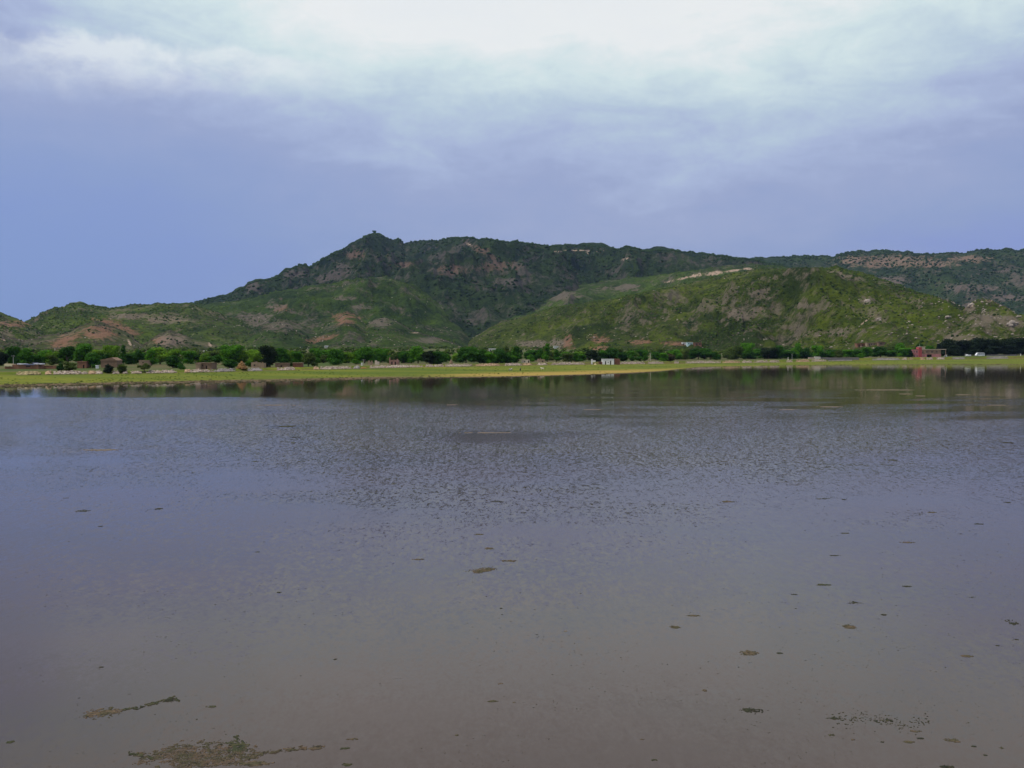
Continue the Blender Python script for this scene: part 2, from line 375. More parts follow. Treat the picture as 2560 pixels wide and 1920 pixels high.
layer('ridge', [(1750, 700), (1860, 650), (1930, 646), (2000, 643), (2080, 642), (2110, 632), (2190, 629), (2270, 631), (2290, 637), (2330, 635),
      (2370, 633), (2420, 633), (2450, 627), (2500, 627), (2560, 624), (2750, 618), (3000, 640), (3300, 720), (3500, 800)], 4300, 1500, 900, M_far, 3,
      amp=0.10, gl=330, shape=0.9, soil=[(2230, 655, 120, 17), (2420, 648, 60, 9), (2130, 650, 40, 12), (2330, 660, 60, 10)],
      rock=[(2230, 700, 60, 12), (2430, 720, 70, 12), (2520, 745, 60, 10)])
layer('mountain', [(330, 850), (420, 790), (475, 762), (520, 752), (560, 740), (600, 727), (612, 722), (622, 709), (640, 702), (662, 702), (680, 697), (700, 690), (714, 676),
      (735, 672), (748, 664), (765, 663), (775, 671), (800, 655), (850, 627), (885, 610), (910, 597), (930, 589), (948, 587), (962, 592), (985, 602),
      (1000, 601), (1012, 608), (1050, 602), (1070, 600), (1100, 601), (1150, 594), (1180, 594), (1205, 598), (1250, 605), (1275, 607), (1287, 604),
      (1330, 612), (1370, 617), (1400, 618), (1420, 614), (1470, 613), (1500, 616), (1520, 622), (1545, 623), (1560, 619), (1595, 622), (1605, 627),
      (1650, 623), (1690, 629), (1720, 630), (1750, 636), (1790, 640), (1810, 639), (1850, 648), (1880, 651), (1950, 665), (2100, 710), (2250, 790)],
      [(330, 3000), (900, 3400), (2200, 3500)], 1500, 1000, M_main, 11, amp=0.26, gl=300, shape=1.0, rows=280,
      soil=[(1130, 676, 40, 14), (1240, 668, 60, 12), (890, 636, 26, 14), (1010, 662, 26, 8), (1210, 632, 40, 10, 30)],
      rock=[(835, 690, 60, 14, -15), (640, 718, 30, 16), (740, 685, 40, 14), (860, 665, 30, 8), (1280, 705, 50, 12)],
      pale=[(1395, 629, 12, 1.6), (1440, 626, 34, 1.8), (1500, 628, 14, 1.8), (1470, 630, 5, 5), (1562, 647, 13, 2.0, -18), (1172, 611, 10, 3, 25)])
layer('spur', [(1130, 885), (1170, 850), (1210, 815), (1280, 765), (1380, 725), (1500, 705), (1620, 690), (1700, 679), (1800, 668), (1880, 661), (1960, 668),
      (2050, 695), (2180, 760), (2300, 840)], 2600, 900, 500, M_mid, 23, amp=0.17, gl=230, shape=1.0,
      rock=[(1560, 720, 60, 10), (1780, 660, 60, 10), (1640, 745, 60, 12), (1400, 740, 60, 14)],
      pale=[(1675, 703, 18, 2.4, -13), (1705, 696, 18, 3, -13), (1740, 688, 20, 4.5, -12), (1785, 683, 24, 5.5, -8), (1830, 677, 24, 3.0, -8), (1868, 672, 14, 3)])
layer('shoulder', [(200, 850), (330, 800), (475, 764), (540, 757), (600, 752), (690, 730), (800, 714), (900, 696), (960, 691), (1040, 708), (1100, 740), (1150, 790), (1185, 850), (1210, 890)],
      [(200, 2300), (1200, 2500)], 900, 500, M_mid, 31, amp=0.17, gl=230, shape=1.0,
      soil=[(865, 795, 34, 15), (810, 848, 40, 7, -15), (700, 770, 22, 10)], rock=[(690, 765, 25, 14), (900, 770, 30, 10), (860, 745, 30, 6), (640, 800, 60, 20)])
layer('hill', [(-500, 820), (-300, 800), (-120, 815), (0, 830), (60, 806), (100, 785), (140, 769), (160, 769), (175, 762), (200, 757), (220, 763), (260, 768), (275, 772), (350, 761), (400, 760), (450, 763),
      (475, 762), (520, 775), (600, 800), (700, 850), (760, 885)], 2000, 650, 400, M_left, 41, amp=0.17, gl=190, shape=1.05,
      rock=[(560, 775, 40, 12), (330, 790, 60, 8), (420, 800, 60, 10)], soil=[(290, 815, 60, 14, 20)])
layer('hill', [(-900, 640), (-600, 650), (-400, 690), (-200, 735), (0, 782), (58, 803), (95, 822), (140, 845), (200, 885)], 1650, 500, 300, M_left, 47, amp=0.15, gl=150,
      soil=[(40, 810, 60, 12)], rock=[(15, 840, 25, 26, 30)])
layer('foothill', [(-500, 850), (-200, 820), (0, 835), (60, 850), (110, 842), (160, 832), (200, 818), (240, 803), (262, 808), (300, 822), (330, 838), (350, 858), (375, 885)], 1300, 330, 200,
      M_brown, 53, amp=0.16, gl=90, soil=[(165, 852, 42, 16, -20), (250, 830, 50, 18)], pale=[(325, 858, 3, 12, -25), (10, 850, 9, 2, 25)], rows=140)
layer('foothill', [(335, 885), (365, 856), (400, 832), (425, 826), (450, 835), (500, 852), (560, 868), (610, 885)], 1350, 260, 200, M_brown, 59, amp=0.16, gl=90,
      rock=[(430, 850, 40, 20)], soil=[(400, 850, 20, 12)], pale=[(525, 862, 4, 8, -30)], rows=130)
layer('foothill', [(540, 890), (600, 850), (640, 818), (700, 797), (740, 806), (790, 828), (835, 806), (865, 789), (892, 794), (915, 815), (935, 800), (955, 793), (990, 800),
      (1040, 828), (1110, 850), (1160, 868), (1200, 890)], 1750, 430, 300, M_mid, 61, amp=0.20, gl=120, shape=0.95,
      rock=[(955, 806, 34, 18), (700, 815, 50, 18), (1080, 850, 60, 8)], soil=[(868, 800, 30, 14), (800, 848, 38, 8, -12)], pale=[(1040, 832, 12, 1.5)], rows=150)
layer('hill', [(1130, 890), (1160, 858), (1230, 815), (1300, 792), (1400, 768), (1500, 752), (1600, 735), (1700, 712), (1800, 690), (1870, 675), (1900, 671), (1940, 672), (2000, 668),
      (2045, 665), (2090, 667), (2130, 677), (2200, 697), (2260, 718), (2320, 740), (2370, 752), (2420, 775), (2500, 810), (2600, 850), (2680, 890)],
      [(1130, 2200), (1500, 1900), (2045, 1550), (2680, 1400)], 620, 350, M_front, 71, amp=0.28, gl=150, shape=1.0, rows=260,
      soil=[(1420, 855, 16, 20), (1500, 848, 26, 12), (1600, 855, 30, 8), (1690, 858, 40, 7), (1500, 872, 26, 8)],
      rock=[(1390, 855, 24, 12), (2165, 750, 20, 16), (1905, 735, 34, 16), (1845, 785, 26, 16), (2110, 690, 50, 7, 12), (2005, 765, 24, 9), (1340, 860, 60, 10), (2100, 830, 90, 12), (2190, 800, 14, 7)],
      pale=[(2160, 805, 1.6, 18, 52)])
layer('hillock', [(2300, 892), (2340, 850), (2370, 812), (2400, 783), (2418, 764), (2430, 754), (2446, 750), (2472, 751), (2485, 758), (2510, 769), (2545, 786), (2575, 786), (2620, 776),
      (2700, 770), (2900, 800), (3100, 880)], 1180, 300, 200, M_front, 83, amp=0.20, gl=80, rows=170, dpx=2.2,
      rock=[(2480, 800, 70, 22), (2400, 845, 60, 16), (2530, 810, 40, 16), (2420, 770, 14, 12)], pale=[(2425, 762, 7, 7), (2470, 752, 10, 3), (2546, 846, 12, 4)])

# ---------------------------------------------------------------- helpers for things
class MB:
    """collects boxes, tubes and lumps into one mesh"""
    def __init__(s): s.v = []; s.f = []
    def add(s, V, Fc):
        o = len(s.v); s.v += [tuple(p) for p in V]; s.f += [tuple(i + o for i in f) for f in Fc]; return s
    def box(s, x0, x1, y0, y1, z0, z1, tx=0.0, ty=0.0):
        V = [(x0, y0, z0), (x1, y0, z0), (x1, y1, z0), (x0, y1, z0),
             (x0 + tx, y0 + ty, z1), (x1 - tx, y0 + ty, z1), (x1 - tx, y1 - ty, z1), (x0 + tx, y1 - ty, z1)]
        return s.add(V, [(0, 3, 2, 1), (4, 5, 6, 7), (0, 1, 5, 4), (1, 2, 6, 5), (2, 3, 7, 6), (3, 0, 4, 7)])
    def tube(s, pts, rad, n=6):
        pts = [Vector(p) for p in pts]
        if not isinstance(rad, (list, tuple)): rad = [rad] * len(pts)
        V = []; Fc = []
        for i, p in enumerate(pts):
            d = (pts[min(i + 1, len(pts) - 1)] - pts[max(i - 1, 0)]).normalized()
            a = d.cross(Vector((0.31, 0.9, 0.2))).normalized(); b = d.cross(a)
            V += [p + (a * math.cos(2 * math.pi * k / n) + b * math.sin(2 * math.pi * k / n)) * rad[i] for k in range(n)]
        for i in range(len(pts) - 1):
            for k in range(n): Fc.append((i * n + k, i * n + (k + 1) % n, (i + 1) * n + (k + 1) % n, (i + 1) * n + k))
        Fc.append(tuple(range(n - 1, -1, -1))); Fc.append(tuple((len(pts) - 1) * n + k for k in range(n)))
        return s.add(V, Fc)
    def prism(s, prof, y0, y1):
        n = len(prof); V = [(x, y0, z) for x, z in prof] + [(x, y1, z) for x, z in prof]
        Fc = [tuple(range(n)), tuple(range(2 * n - 1, n - 1, -1))] + [(i, i + n, (i + 1) % n + n, (i + 1) % n) for i in range(n)]
        return s.add(V, Fc)
    def build(s, name, mat, parent=None, bevel=0.0, smooth=False):
        me = bpy.data.meshes.new(name); me.from_pydata(s.v, [], s.f)
        bm = bmesh.new(); bm.from_mesh(me); bmesh.ops.recalc_face_normals(bm, faces=bm.faces)
        if bevel: bmesh.ops.bevel(bm, geom=bm.edges[:], offset=bevel, segments=1, affect='EDGES')
        for f in bm.faces: f.smooth = smooth
        bm.to_mesh(me); bm.free()
        return link(name, me, mat, parent)
ICO_V = None
def ico():
    global ICO_V
    if ICO_V is None:
        t = (1 + 5 ** .5) / 2
        v = np.array([(-1, t, 0), (1, t, 0), (-1, -t, 0), (1, -t, 0), (0, -1, t), (0, 1, t), (0, -1, -t), (0, 1, -t), (t, 0, -1), (t, 0, 1), (-t, 0, -1), (-t, 0, 1)], float)
        v /= np.linalg.norm(v[0])
        f = np.array([(0, 11, 5), (0, 5, 1), (0, 1, 7), (0, 7, 10), (0, 10, 11), (1, 5, 9), (5, 11, 4), (11, 10, 2), (10, 7, 6), (7, 1, 8), (3, 9, 4), (3, 4, 2), (3, 2, 6), (3, 6, 8), (3, 8, 9), (4, 9, 5), (2, 4, 11), (6, 2, 10), (8, 6, 7), (9, 8, 1)])
        ICO_V = (v, f)
    return ICO_V
def blobs(name, P, S, rng, jitter=0.3, smooth=False):
    """many small rough lumps (P centres, S xyz sizes) as one numpy mesh"""
    v, f = ico(); n = len(P)
    rot = rng.uniform(0, 6.283, n); c, s_ = np.cos(rot)[:, None], np.sin(rot)[:, None]
    V = v[None] * (1 + rng.uniform(-jitter, jitter, (n, 12, 1)))
    x = V[..., 0] * c - V[..., 1] * s_; y = V[..., 0] * s_ + V[..., 1] * c
    V = np.stack([x, y, V[..., 2]], -1) * S[:, None, :] + P[:, None, :]
    Fc = f[None] + (np.arange(n) * 12)[:, None, None]
    return np_mesh(name, V.reshape(-1, 3), Fc.reshape(-1, 3), smooth)
rng = np.random.default_rng(5)

def leaf_mat(name, c1, c2, trans=0.25):
    m, q = material(name)
    oi = q.n('ShaderNodeObjectInfo')
    n = q.noise(q.P, 0.9, 3, 0.6); n2 = q.noise(q.P, 5.0, 2, 0.6)
    t = q.m('ADD', q.m('MULTIPLY', n, 0.55), q.m('ADD', q.m('MULTIPLY', n2, 0.35), q.m('MULTIPLY', q.m('SUBTRACT', oi.outputs['Random'], 0.5), 0.22)))
    col = q.mix(q.mr(t, 0.30, 0.62), c1, c2)
    q.put(q.b.inputs['Base Color'], col)
    q.b.inputs['Roughness'].default_value = 0.8; q.b.inputs['Specular IOR Level'].default_value = 0.12
    tr = q.n('ShaderNodeBsdfTranslucent'); q.put(tr.inputs[0], col)
    mx = q.n('ShaderNodeMixShader'); mx.inputs[0].default_value = trans
    q.nt.links.new(q.b.outputs[0], mx.inputs[1]); q.nt.links.new(tr.outputs[0], mx.inputs[2]); q.nt.links.new(mx.outputs[0], q.o.inputs[0])
    return m
L_dark = leaf_mat('leaves_dark', (.012, .046, .003), (.040, .130, .007))
L_mid = leaf_mat('leaves_mid', (.028, .100, .003), (.080, .225, .009))
L_light = leaf_mat('leaves_light', (.060, .140, .006), (.150, .280, .016))
L_olive = leaf_mat('leaves_olive', (.034, .062, .010), (.085, .125, .022))
L_black = leaf_mat('leaves_deep', (.004, .011, .004), (.012, .026, .006), 0.1)
L_brown = leaf_mat('leaves_brown', (.035, .035, .014), (.075, .065, .025))
BARK = simple('bark', (.10, .075, .055), 0.95, 0.4, 6)

def crown_mesh(name, kind, seed, nleaf):
    """leaf-sized faces gathered in clumps through the crown's volume; unit tree: height 1, width 1"""
    r = np.random.default_rng(seed); lobes = []
    if kind == 'round':
        for i in range(15):
            a = r.uniform(0, 6.283); rr = r.uniform(0.05, 0.33); lobes.append((rr * math.cos(a), rr * math.sin(a), r.uniform(0.20, 0.90) - rr * 0.35, r.uniform(0.14, 0.22)))
        lobes.append((0, 0, .5, .30))
    elif kind == 'spread':
        for i in range(17):
            a = r.uniform(0, 6.283); rr = r.uniform(0.08, 0.40); lobes.append((rr * math.cos(a), rr * math.sin(a), r.uniform(0.52, 0.90) - rr * 0.35, r.uniform(0.10, 0.17)))
    elif kind == 'tall':
        for i in range(15):
            a = r.uniform(0, 6.283); z = r.uniform(0.16, 0.92); rr = r.uniform(0.0, 0.30) * (1.05 - z * 0.7); lobes.append((rr * math.cos(a), rr * math.sin(a), z, r.uniform(0.11, 0.19) * (1.15 - 0.5 * z)))
    else:                                                                       # shrub, leafy to the ground
        for i in range(14):
            a = r.uniform(0, 6.283); z = r.uniform(0.12, 0.84); rr = r.uniform(0.0, 0.36) * (1.05 - z * 0.5); lobes.append((rr * math.cos(a), rr * math.sin(a), z, r.uniform(0.13, 0.20)))
        lobes.append((0, 0, .4, .3))
    L = np.array(lobes); w = L[:, 3] ** 2; pick = r.choice(len(L), nleaf, p=w / w.sum())
    d = r.normal(size=(nleaf, 3)); d /= np.linalg.norm(d, axis=1)[:, None]
    rad = L[pick, 3] * (0.55 + 0.5 * r.uniform(0, 1, nleaf) ** 0.5) * (1 + 0.18 * r.normal(size=nleaf))
    c = L[pick, :3] + d * rad[:, None] * np.array([1, 1, 0.82])
    c[:, 2] = np.clip(c[:, 2], 0.015, 1.05)
    sz = r.uniform(0.018, 0.036, nleaf) * (1.0 if nleaf > 2000 else 1.3)
    nrm = d + 0.7 * r.normal(size=(nleaf, 3)); nrm /= np.linalg.norm(nrm, axis=1)[:, None]
    a = np.cross(nrm, r.normal(size=(nleaf, 3))); a /= np.linalg.norm(a, axis=1)[:, None]; b = np.cross(nrm, a)
    a *= sz[:, None]; b *= sz[:, None] * 0.7
    V = np.stack([c - a - b, c + a - b * .6, c + a * .7 + b, c - a * .8 + b * .8], 1).reshape(-1, 3)
    Fc = np.arange(nleaf * 4).reshape(-1, 4)
    iv, jf = ico(); o = len(V); cores = []; cf = []
    for i, (x, y, z, rr) in enumerate(lobes):
        vv = iv * (rr * 0.62) * (1 + r.uniform(-.2, .2, (12, 1))) + np.array([x, y, max(z, rr * .6)])
        cores.append(vv); t = jf + o + 12 * i; cf.append(np.concatenate([t, t[:, 2:3]], 1))
    me = bpy.data.meshes.new(name)
    V = np.concatenate([V] + cores); faces = [tuple(f) for f in Fc] + [tuple(f[:3]) for g_ in cf for f in g_]
    me.from_pydata(V.tolist(), [], faces); me.update()
    return me
def trunk_mesh(name, kind, seed):
    r = random.Random(seed); mb = MB()
    top = {'round': .5, 'spread': .55, 'tall': .7, 'shrub': .35}[kind]
    j = lambda k: r.uniform(-k, k)
    base = [(0, 0, -0.03), (j(.02), j(.02), top * .35), (j(.04), j(.04), top * .7), (j(.06), j(.06), top)]
    mb.tube(base, [.035, .026, .02, .012], 7)
    for i in range(5):
        a = i * 1.26 + j(.4); z0 = top * r.uniform(.35, .75); s0 = Vector(base[1]).lerp(Vector(base[2]), r.random()); s0.z = z0
        ln = r.uniform(.2, .34); e_ = s0 + Vector((math.cos(a) * ln * .8, math.sin(a) * ln * .8, ln * .75)); mid = s0.lerp(e_, .5) + Vector((0, 0, -.02))
        mb.tube([s0, mid, e_], [.016, .011, .005], 5)
    o = mb.build(name, None); me = o.data; bpy.data.objects.remove(o); me.materials.append(BARK)
    return me
PROTO = {}
for kind in ('round', 'spread', 'tall', 'shrub'):
    PROTO[kind] = [(crown_mesh('crown', kind, 100 + 7 * i + len(kind), 3400), trunk_mesh('trunk', kind, i)) for i in range(3)]
for k in PROTO:
    for cme, _ in PROTO[k]: cme.materials.append(L_mid)

def ground_at(px, Y): return float(ground_z(np.array([px]), np.array([Y]))[0])
def ground_place(px, py, lo=8.0, hi=1.75):
    """distance at which the valley floor beyond the bank is seen at this row"""
    yb = float(bankY(px)); cand = np.arange(yb + lo, yb * hi, 2.0)
    z = ground_z(np.full_like(cand, px), cand); d = np.abs(proj_py(z, cand) - py)
    i = int(np.argmin(d)); return float(cand[i])
def meadow_place(px, py):
    y0, y1 = float(waterY(px)), float(bankY(px)); cand = np.arange(y0 * 0.98, y1 + 1, 0.5)
    z = ground_z(np.full_like(cand, px), cand); return float(cand[int(np.argmin(np.abs(proj_py(z, cand) - py)))])
def hill_place(px, py):
    """nearest point of the hills or valley floor seen at this pixel"""
    a, b = ray(px, py); o = Vector((0, 0, CAM_H)); d = Vector((float(a), 1, float(b))).normalized(); best = None
    for ob in [ground] + [l['o'] for l in LAYERS]:
        ok, loc, n, _ = ob.ray_cast(o, d)
        if ok and (best is None or loc.y < best.y) and loc.y > 250: best = loc.copy()
    return best

# ---------------------------------------------------------------- scrub and boulders on the hills (nobody could count them)
def scatter(names, n, size, dens=0.5, tmin=0.05, tmax=1.0, seed=1, k=0.012, flat=0.8, region=None):
    r = np.random.default_rng(seed); PP = []; SS = []
    tot = sum(l['PX'].shape[1] for l in LAYERS if l['name'] in names or id(l['o']) in names)
    for l in LAYERS:
        if not (l['name'] in names): continue
        nn = int(n * l['PX'].shape[1] / tot * 1.0); nr, nc = l['X'].shape
        ti = r.integers(0, nr - 1, nn * 3); ci = r.integers(0, nc - 1, nn * 3)
        T = l['T'][ti, ci]; f = r.uniform(0, 1, nn * 3); g_ = r.uniform(0, 1, nn * 3)
        def pick(A): return (A[ti, ci] * (1 - f) + A[ti + 1, ci] * f) * (1 - g_) + (A[ti, ci + 1] * (1 - f) + A[ti + 1, ci + 1] * f) * g_
        x, y, z = pick(l['X']), pick(l['Y']), pick(l['Z'])
        px, py = l['PX'][ti, ci], l['PY'][ti, ci]
        ok = (T > tmin) & (T < tmax) & (fbm(x * k, y * k, seed, 4) > 1 - dens) & (px > -250) & (px < 2820) & (py < 885)
        if region is not None: ok &= region(px, py, l)
        x, y, z = x[ok][:nn], y[ok][:nn], z[ok][:nn]
        s = r.uniform(size[0], size[1], len(x)) * (0.6 + 0.4 * y / 2000)
        PP.append(np.stack([x, y, z + s * 0.15], -1)); SS.append(np.stack([s, s * r.uniform(.8, 1.2, len(s)), s * flat * r.uniform(.7, 1.2, len(s))], -1))
    return np.concatenate(PP), np.concatenate(SS)
def crest_scatter(names, n, size, seed):
    r = np.random.default_rng(seed); PP = []; SS = []
    for l in LAYERS:
        if l['name'] not in names: continue
        nr, nc = l['X'].shape; row = int(np.argmin(np.abs(l['T'][:, 0] - 1.0)))
        ci = r.integers(0, nc, n); ri = row - r.integers(0, 5, n)
        y = l['Y'][ri, ci]; s = r.uniform(size[0], size[1], n) * y / 2500
        s = s * (fbm(l['PX'][ri, ci] * 0.05, ci * 0, seed, 3) > 0.42)
        ok = s > 0
        PP.append(np.stack([l['X'][ri, ci], y, l['Z'][ri, ci] + s * 0.2], -1)[ok]); SS.append(np.stack([s, s, s * .9], -1)[ok])
    return np.concatenate(PP), np.concatenate(SS)
def scrub_mat(name, a, b):
    m, q = material(name); n = q.noise(q.P, 0.02, 4, 0.7); n2 = q.noise(q.P, 0.35, 3, 0.7)
    t = q.m('ADD', q.m('MULTIPLY', n, .4), q.m('MULTIPLY', n2, .6))
    q.put(q.b.inputs['Base Color'], q.mix(q.mr(t, .38, .6), a, b)); q.b.inputs['Roughness'].default_value = 1; q.b.inputs['Specular IOR Level'].default_value = 0.03
    return m
S_dark = scrub_mat('scrub_dark', (.010, .022, .008), (.028, .050, .012))
S_mid = scrub_mat('scrub_mid', (.020, .040, .006), (.060, .090, .012))
S_gry = scrub_mat('scrub_grey', (.060, .050, .038), (.110, .090, .068))
ROCKM = simple('boulder_stone', (.34, .29, .24), 0.95, 0.5, 0.5, col2=(.17, .14, .12))
def stuff(name, P_, S_, mat, label, cat, jit=0.3, sm=False):
    o = link(name, blobs(name, P_, S_, rng, jit, sm), mat); tag(o, label, cat, kind='stuff'); return o
P1, S1 = scatter(('mountain', 'ridge'), 15000, (2.4, 4.6), 0.62, seed=3, k=0.006)
P2, S2 = crest_scatter(('mountain', 'ridge'), 900, (2.0, 5.2), 4)
stuff('mountain_scrub', np.concatenate([P1, P2]), np.concatenate([S1, S2]), S_dark, 'dark scrub covering the upper slopes of the high mountain', 'scrub')
P1, S1 = scatter(('shoulder', 'spur', 'hill'), 16000, (0.9, 2.3), 0.50, seed=6, k=0.010)
P2, S2 = crest_scatter(('hill', 'spur', 'hillock', 'shoulder'), 160, (1.0, 3.2), 9)
stuff('hillside_scrub', np.concatenate([P1, P2]), np.concatenate([S1, S2]), S_mid, 'green scrub spread over the lower green hillsides', 'scrub')
P1, S1 = scatter(('hill', 'hillock', 'foothill'), 2600, (1.2, 2.6), 0.42, seed=12, k=0.02)
stuff('dark_bushes', P1, S1, S_dark, 'dark scattered bushes on the front hills', 'bushes')
P1, S1 = scatter(('hill', 'foothill', 'hillock'), 15000, (0.6, 1.6), 0.5, seed=14, k=0.016, flat=.6)
stuff('dry_scrub', P1, S1, S_gry, 'grey brown dry scrub on the front hills', 'scrub')
P1, S1 = scatter(('hill', 'foothill', 'hillock', 'shoulder'), 3200, (0.6, 1.6), 0.36, seed=16, k=0.017, flat=.7)
reg = lambda px, py, l: ((py > 745) & (px > 2330)) | ((py > 790) & (py < 875) & (px > 1850) & (px < 2330) & (py + 0.1 * px > 1030))
P2, S2 = scatter(('hillock', 'hill'), 1500, (0.7, 2.2), 0.6, seed=18, k=0.03, flat=.7, region=reg)
reg2 = lambda px, py, l: (py > 835) & (px > 1120) & (px < 2250)
P3, S3 = scatter(('hill', 'foothill'), 1100, (0.9, 2.0), 0.5, seed=19, k=0.02, flat=.6, region=reg2)
stuff('boulders', np.concatenate([P1, P2, P3]), np.concatenate([S1, S2, S3]), ROCKM, 'pale boulders strewn across the green slopes', 'boulders', 0.35)
# a few big outcrops on the right hillock and hill, named one by one
for i, (px, py, w, lab) in enumerate([(2370, 795, 17, 'rounded grey boulder standing out on the left flank of the right hillock'),
        (2428, 765, 20, 'pale craggy outcrop on the left shoulder of the right hillock top'),
        (2536, 812, 30, 'wide grey slab outcrop at the far right of the hillock'), (2548, 793, 13, 'pale pink boulder above the wide slab outcrop at far right'),
        (2168, 755, 20, 'whitish grey rock face high on the front green hill'), (2200, 800, 16, 'pinkish grey rock lump low on the front green hill')]):
    p = hill_place(px, py)
    if p is None: continue
    r = np.random.default_rng(70 + i); s = w / F * p.y * 0.5; n = 9
    PP = r.normal(size=(n, 3)) * np.array([.42, .25, .2]) * s + np.array([0, 0, s * .1]); SS = r.uniform(.35, .7, (n, 1)) * s * np.array([[1, .9, .8]])
    o = link('rock_outcrop', blobs('rock_outcrop', PP, SS, r, .28), ROCKM); o.location = p
    tag(o, lab, 'rock', 'large rock outcrops on the hills')

# ---------------------------------------------------------------- far trees of the valley, between the bank trees and the hills
r = np.random.default_rng(44); PP = []; SS = []
for i in range(3200):
    px = r.uniform(-260, 2820); yb = float(bankY(px)); Y = yb * 1.75 + 1150 * r.uniform(0, 1) ** 1.3 if px < 1500 else yb * 1.35 + 700 * r.uniform(0, 1)
    if 1500 < px < 2330 and r.random() < .25: continue
    if fbm(np.array([px * .012]), np.array([Y * .006]), 3, 3)[0] < .40: continue
    x = (px - 1280) / F * Y; z = ground_at(px, Y); hgt = r.uniform(2.2, 5.5); wd = hgt * r.uniform(.6, 1.0)
    for k in range(9):
        d = r.normal(size=3) * .38; s = wd * r.uniform(.18, .38)
        PP.append((x + d[0] * wd, Y + d[1] * wd, z + hgt * (.45 + .4 * d[2]))); SS.append((s, s, s * .85))
stuff('far_thicket', np.array(PP), np.array(SS), S_mid, 'far thicket of low trees at the foot of the hills', 'thicket', .35)
# short tufts along the muddy waterline
PP = []; SS = []
for i in range(2600):
    px = r.uniform(-100, 2650); y0 = float(waterY(px)); band = .035 if px < 1100 else .012
    Y = y0 * (1 + r.normal() * band * .6 + band * .1)
    if r.random() > (1.0 if px < 1150 else .35): continue
    z = max(float(ground_at(px, Y)), 0.0); s = r.uniform(.06, .30)
    PP.append(((px - 1280) / F * Y, Y, z + s * .1)); SS.append((s * r.uniform(1, 2.4), s, s * .55))
stuff('shore_tufts', np.array(PP), np.array(SS), simple('tuft', (.10, .075, .035), 1, .5, 1.5, col2=(.035, .045, .015)), 'low brown tufts and clods along the muddy waterline', 'tufts')
PP = []; SS = []
for i in range(3200):
    px = r.uniform(-150, 2700); y0, y1 = float(waterY(px)), float(bankY(px)); Y = y0 + (y1 - y0) * r.uniform(.06, .99)
    if fbm(np.array([px * .01]), np.array([Y * .08]), 8, 3)[0] < .5: continue
    s = r.uniform(.05, .16); PP.append(((px - 1280) / F * Y, Y, ground_at(px, Y))); SS.append((s * 2, s * 1.6, s))
stuff('meadow_tufts', np.array(PP), np.array(SS), S_mid, 'low green tufts in the bright meadow', 'grass')

# ---------------------------------------------------------------- words for labels
def ordinal(n):
    base = ['', 'first', 'second', 'third', 'fourth', 'fifth', 'sixth', 'seventh', 'eighth', 'ninth', 'tenth', 'eleventh', 'twelfth', 'thirteenth', 'fourteenth', 'fifteenth',
            'sixteenth', 'seventeenth', 'eighteenth', 'nineteenth']
    if n < 20: return base[n]
    tens = {2: 'twent', 3: 'thirt', 4: 'fort', 5: 'fift'}[n // 10]
    return tens + ('ieth' if n % 10 == 0 else 'y-' + base[n % 10])
LM = [(-400, 'the photo edge'), (58, 'the shack'), (204, 'the orange hut'), (270, 'the sloping hut'), (361, 'the tan hut'), (511, 'the mud house'),
      (604, 'the haystack'), (705, 'the brown shed'), (757, 'the stone pillar'), (904, 'the white marker'), (984, 'the brick ruin'), (1128, 'the tan heap'),
      (1315, 'the pale ruin'), (1520, 'the white house'), (1970, 'the thin marker'), (2145, 'the culvert wall'), (2320, 'the pink building'), (2450, 'the minibus'), (3200, 'the photo edge')]
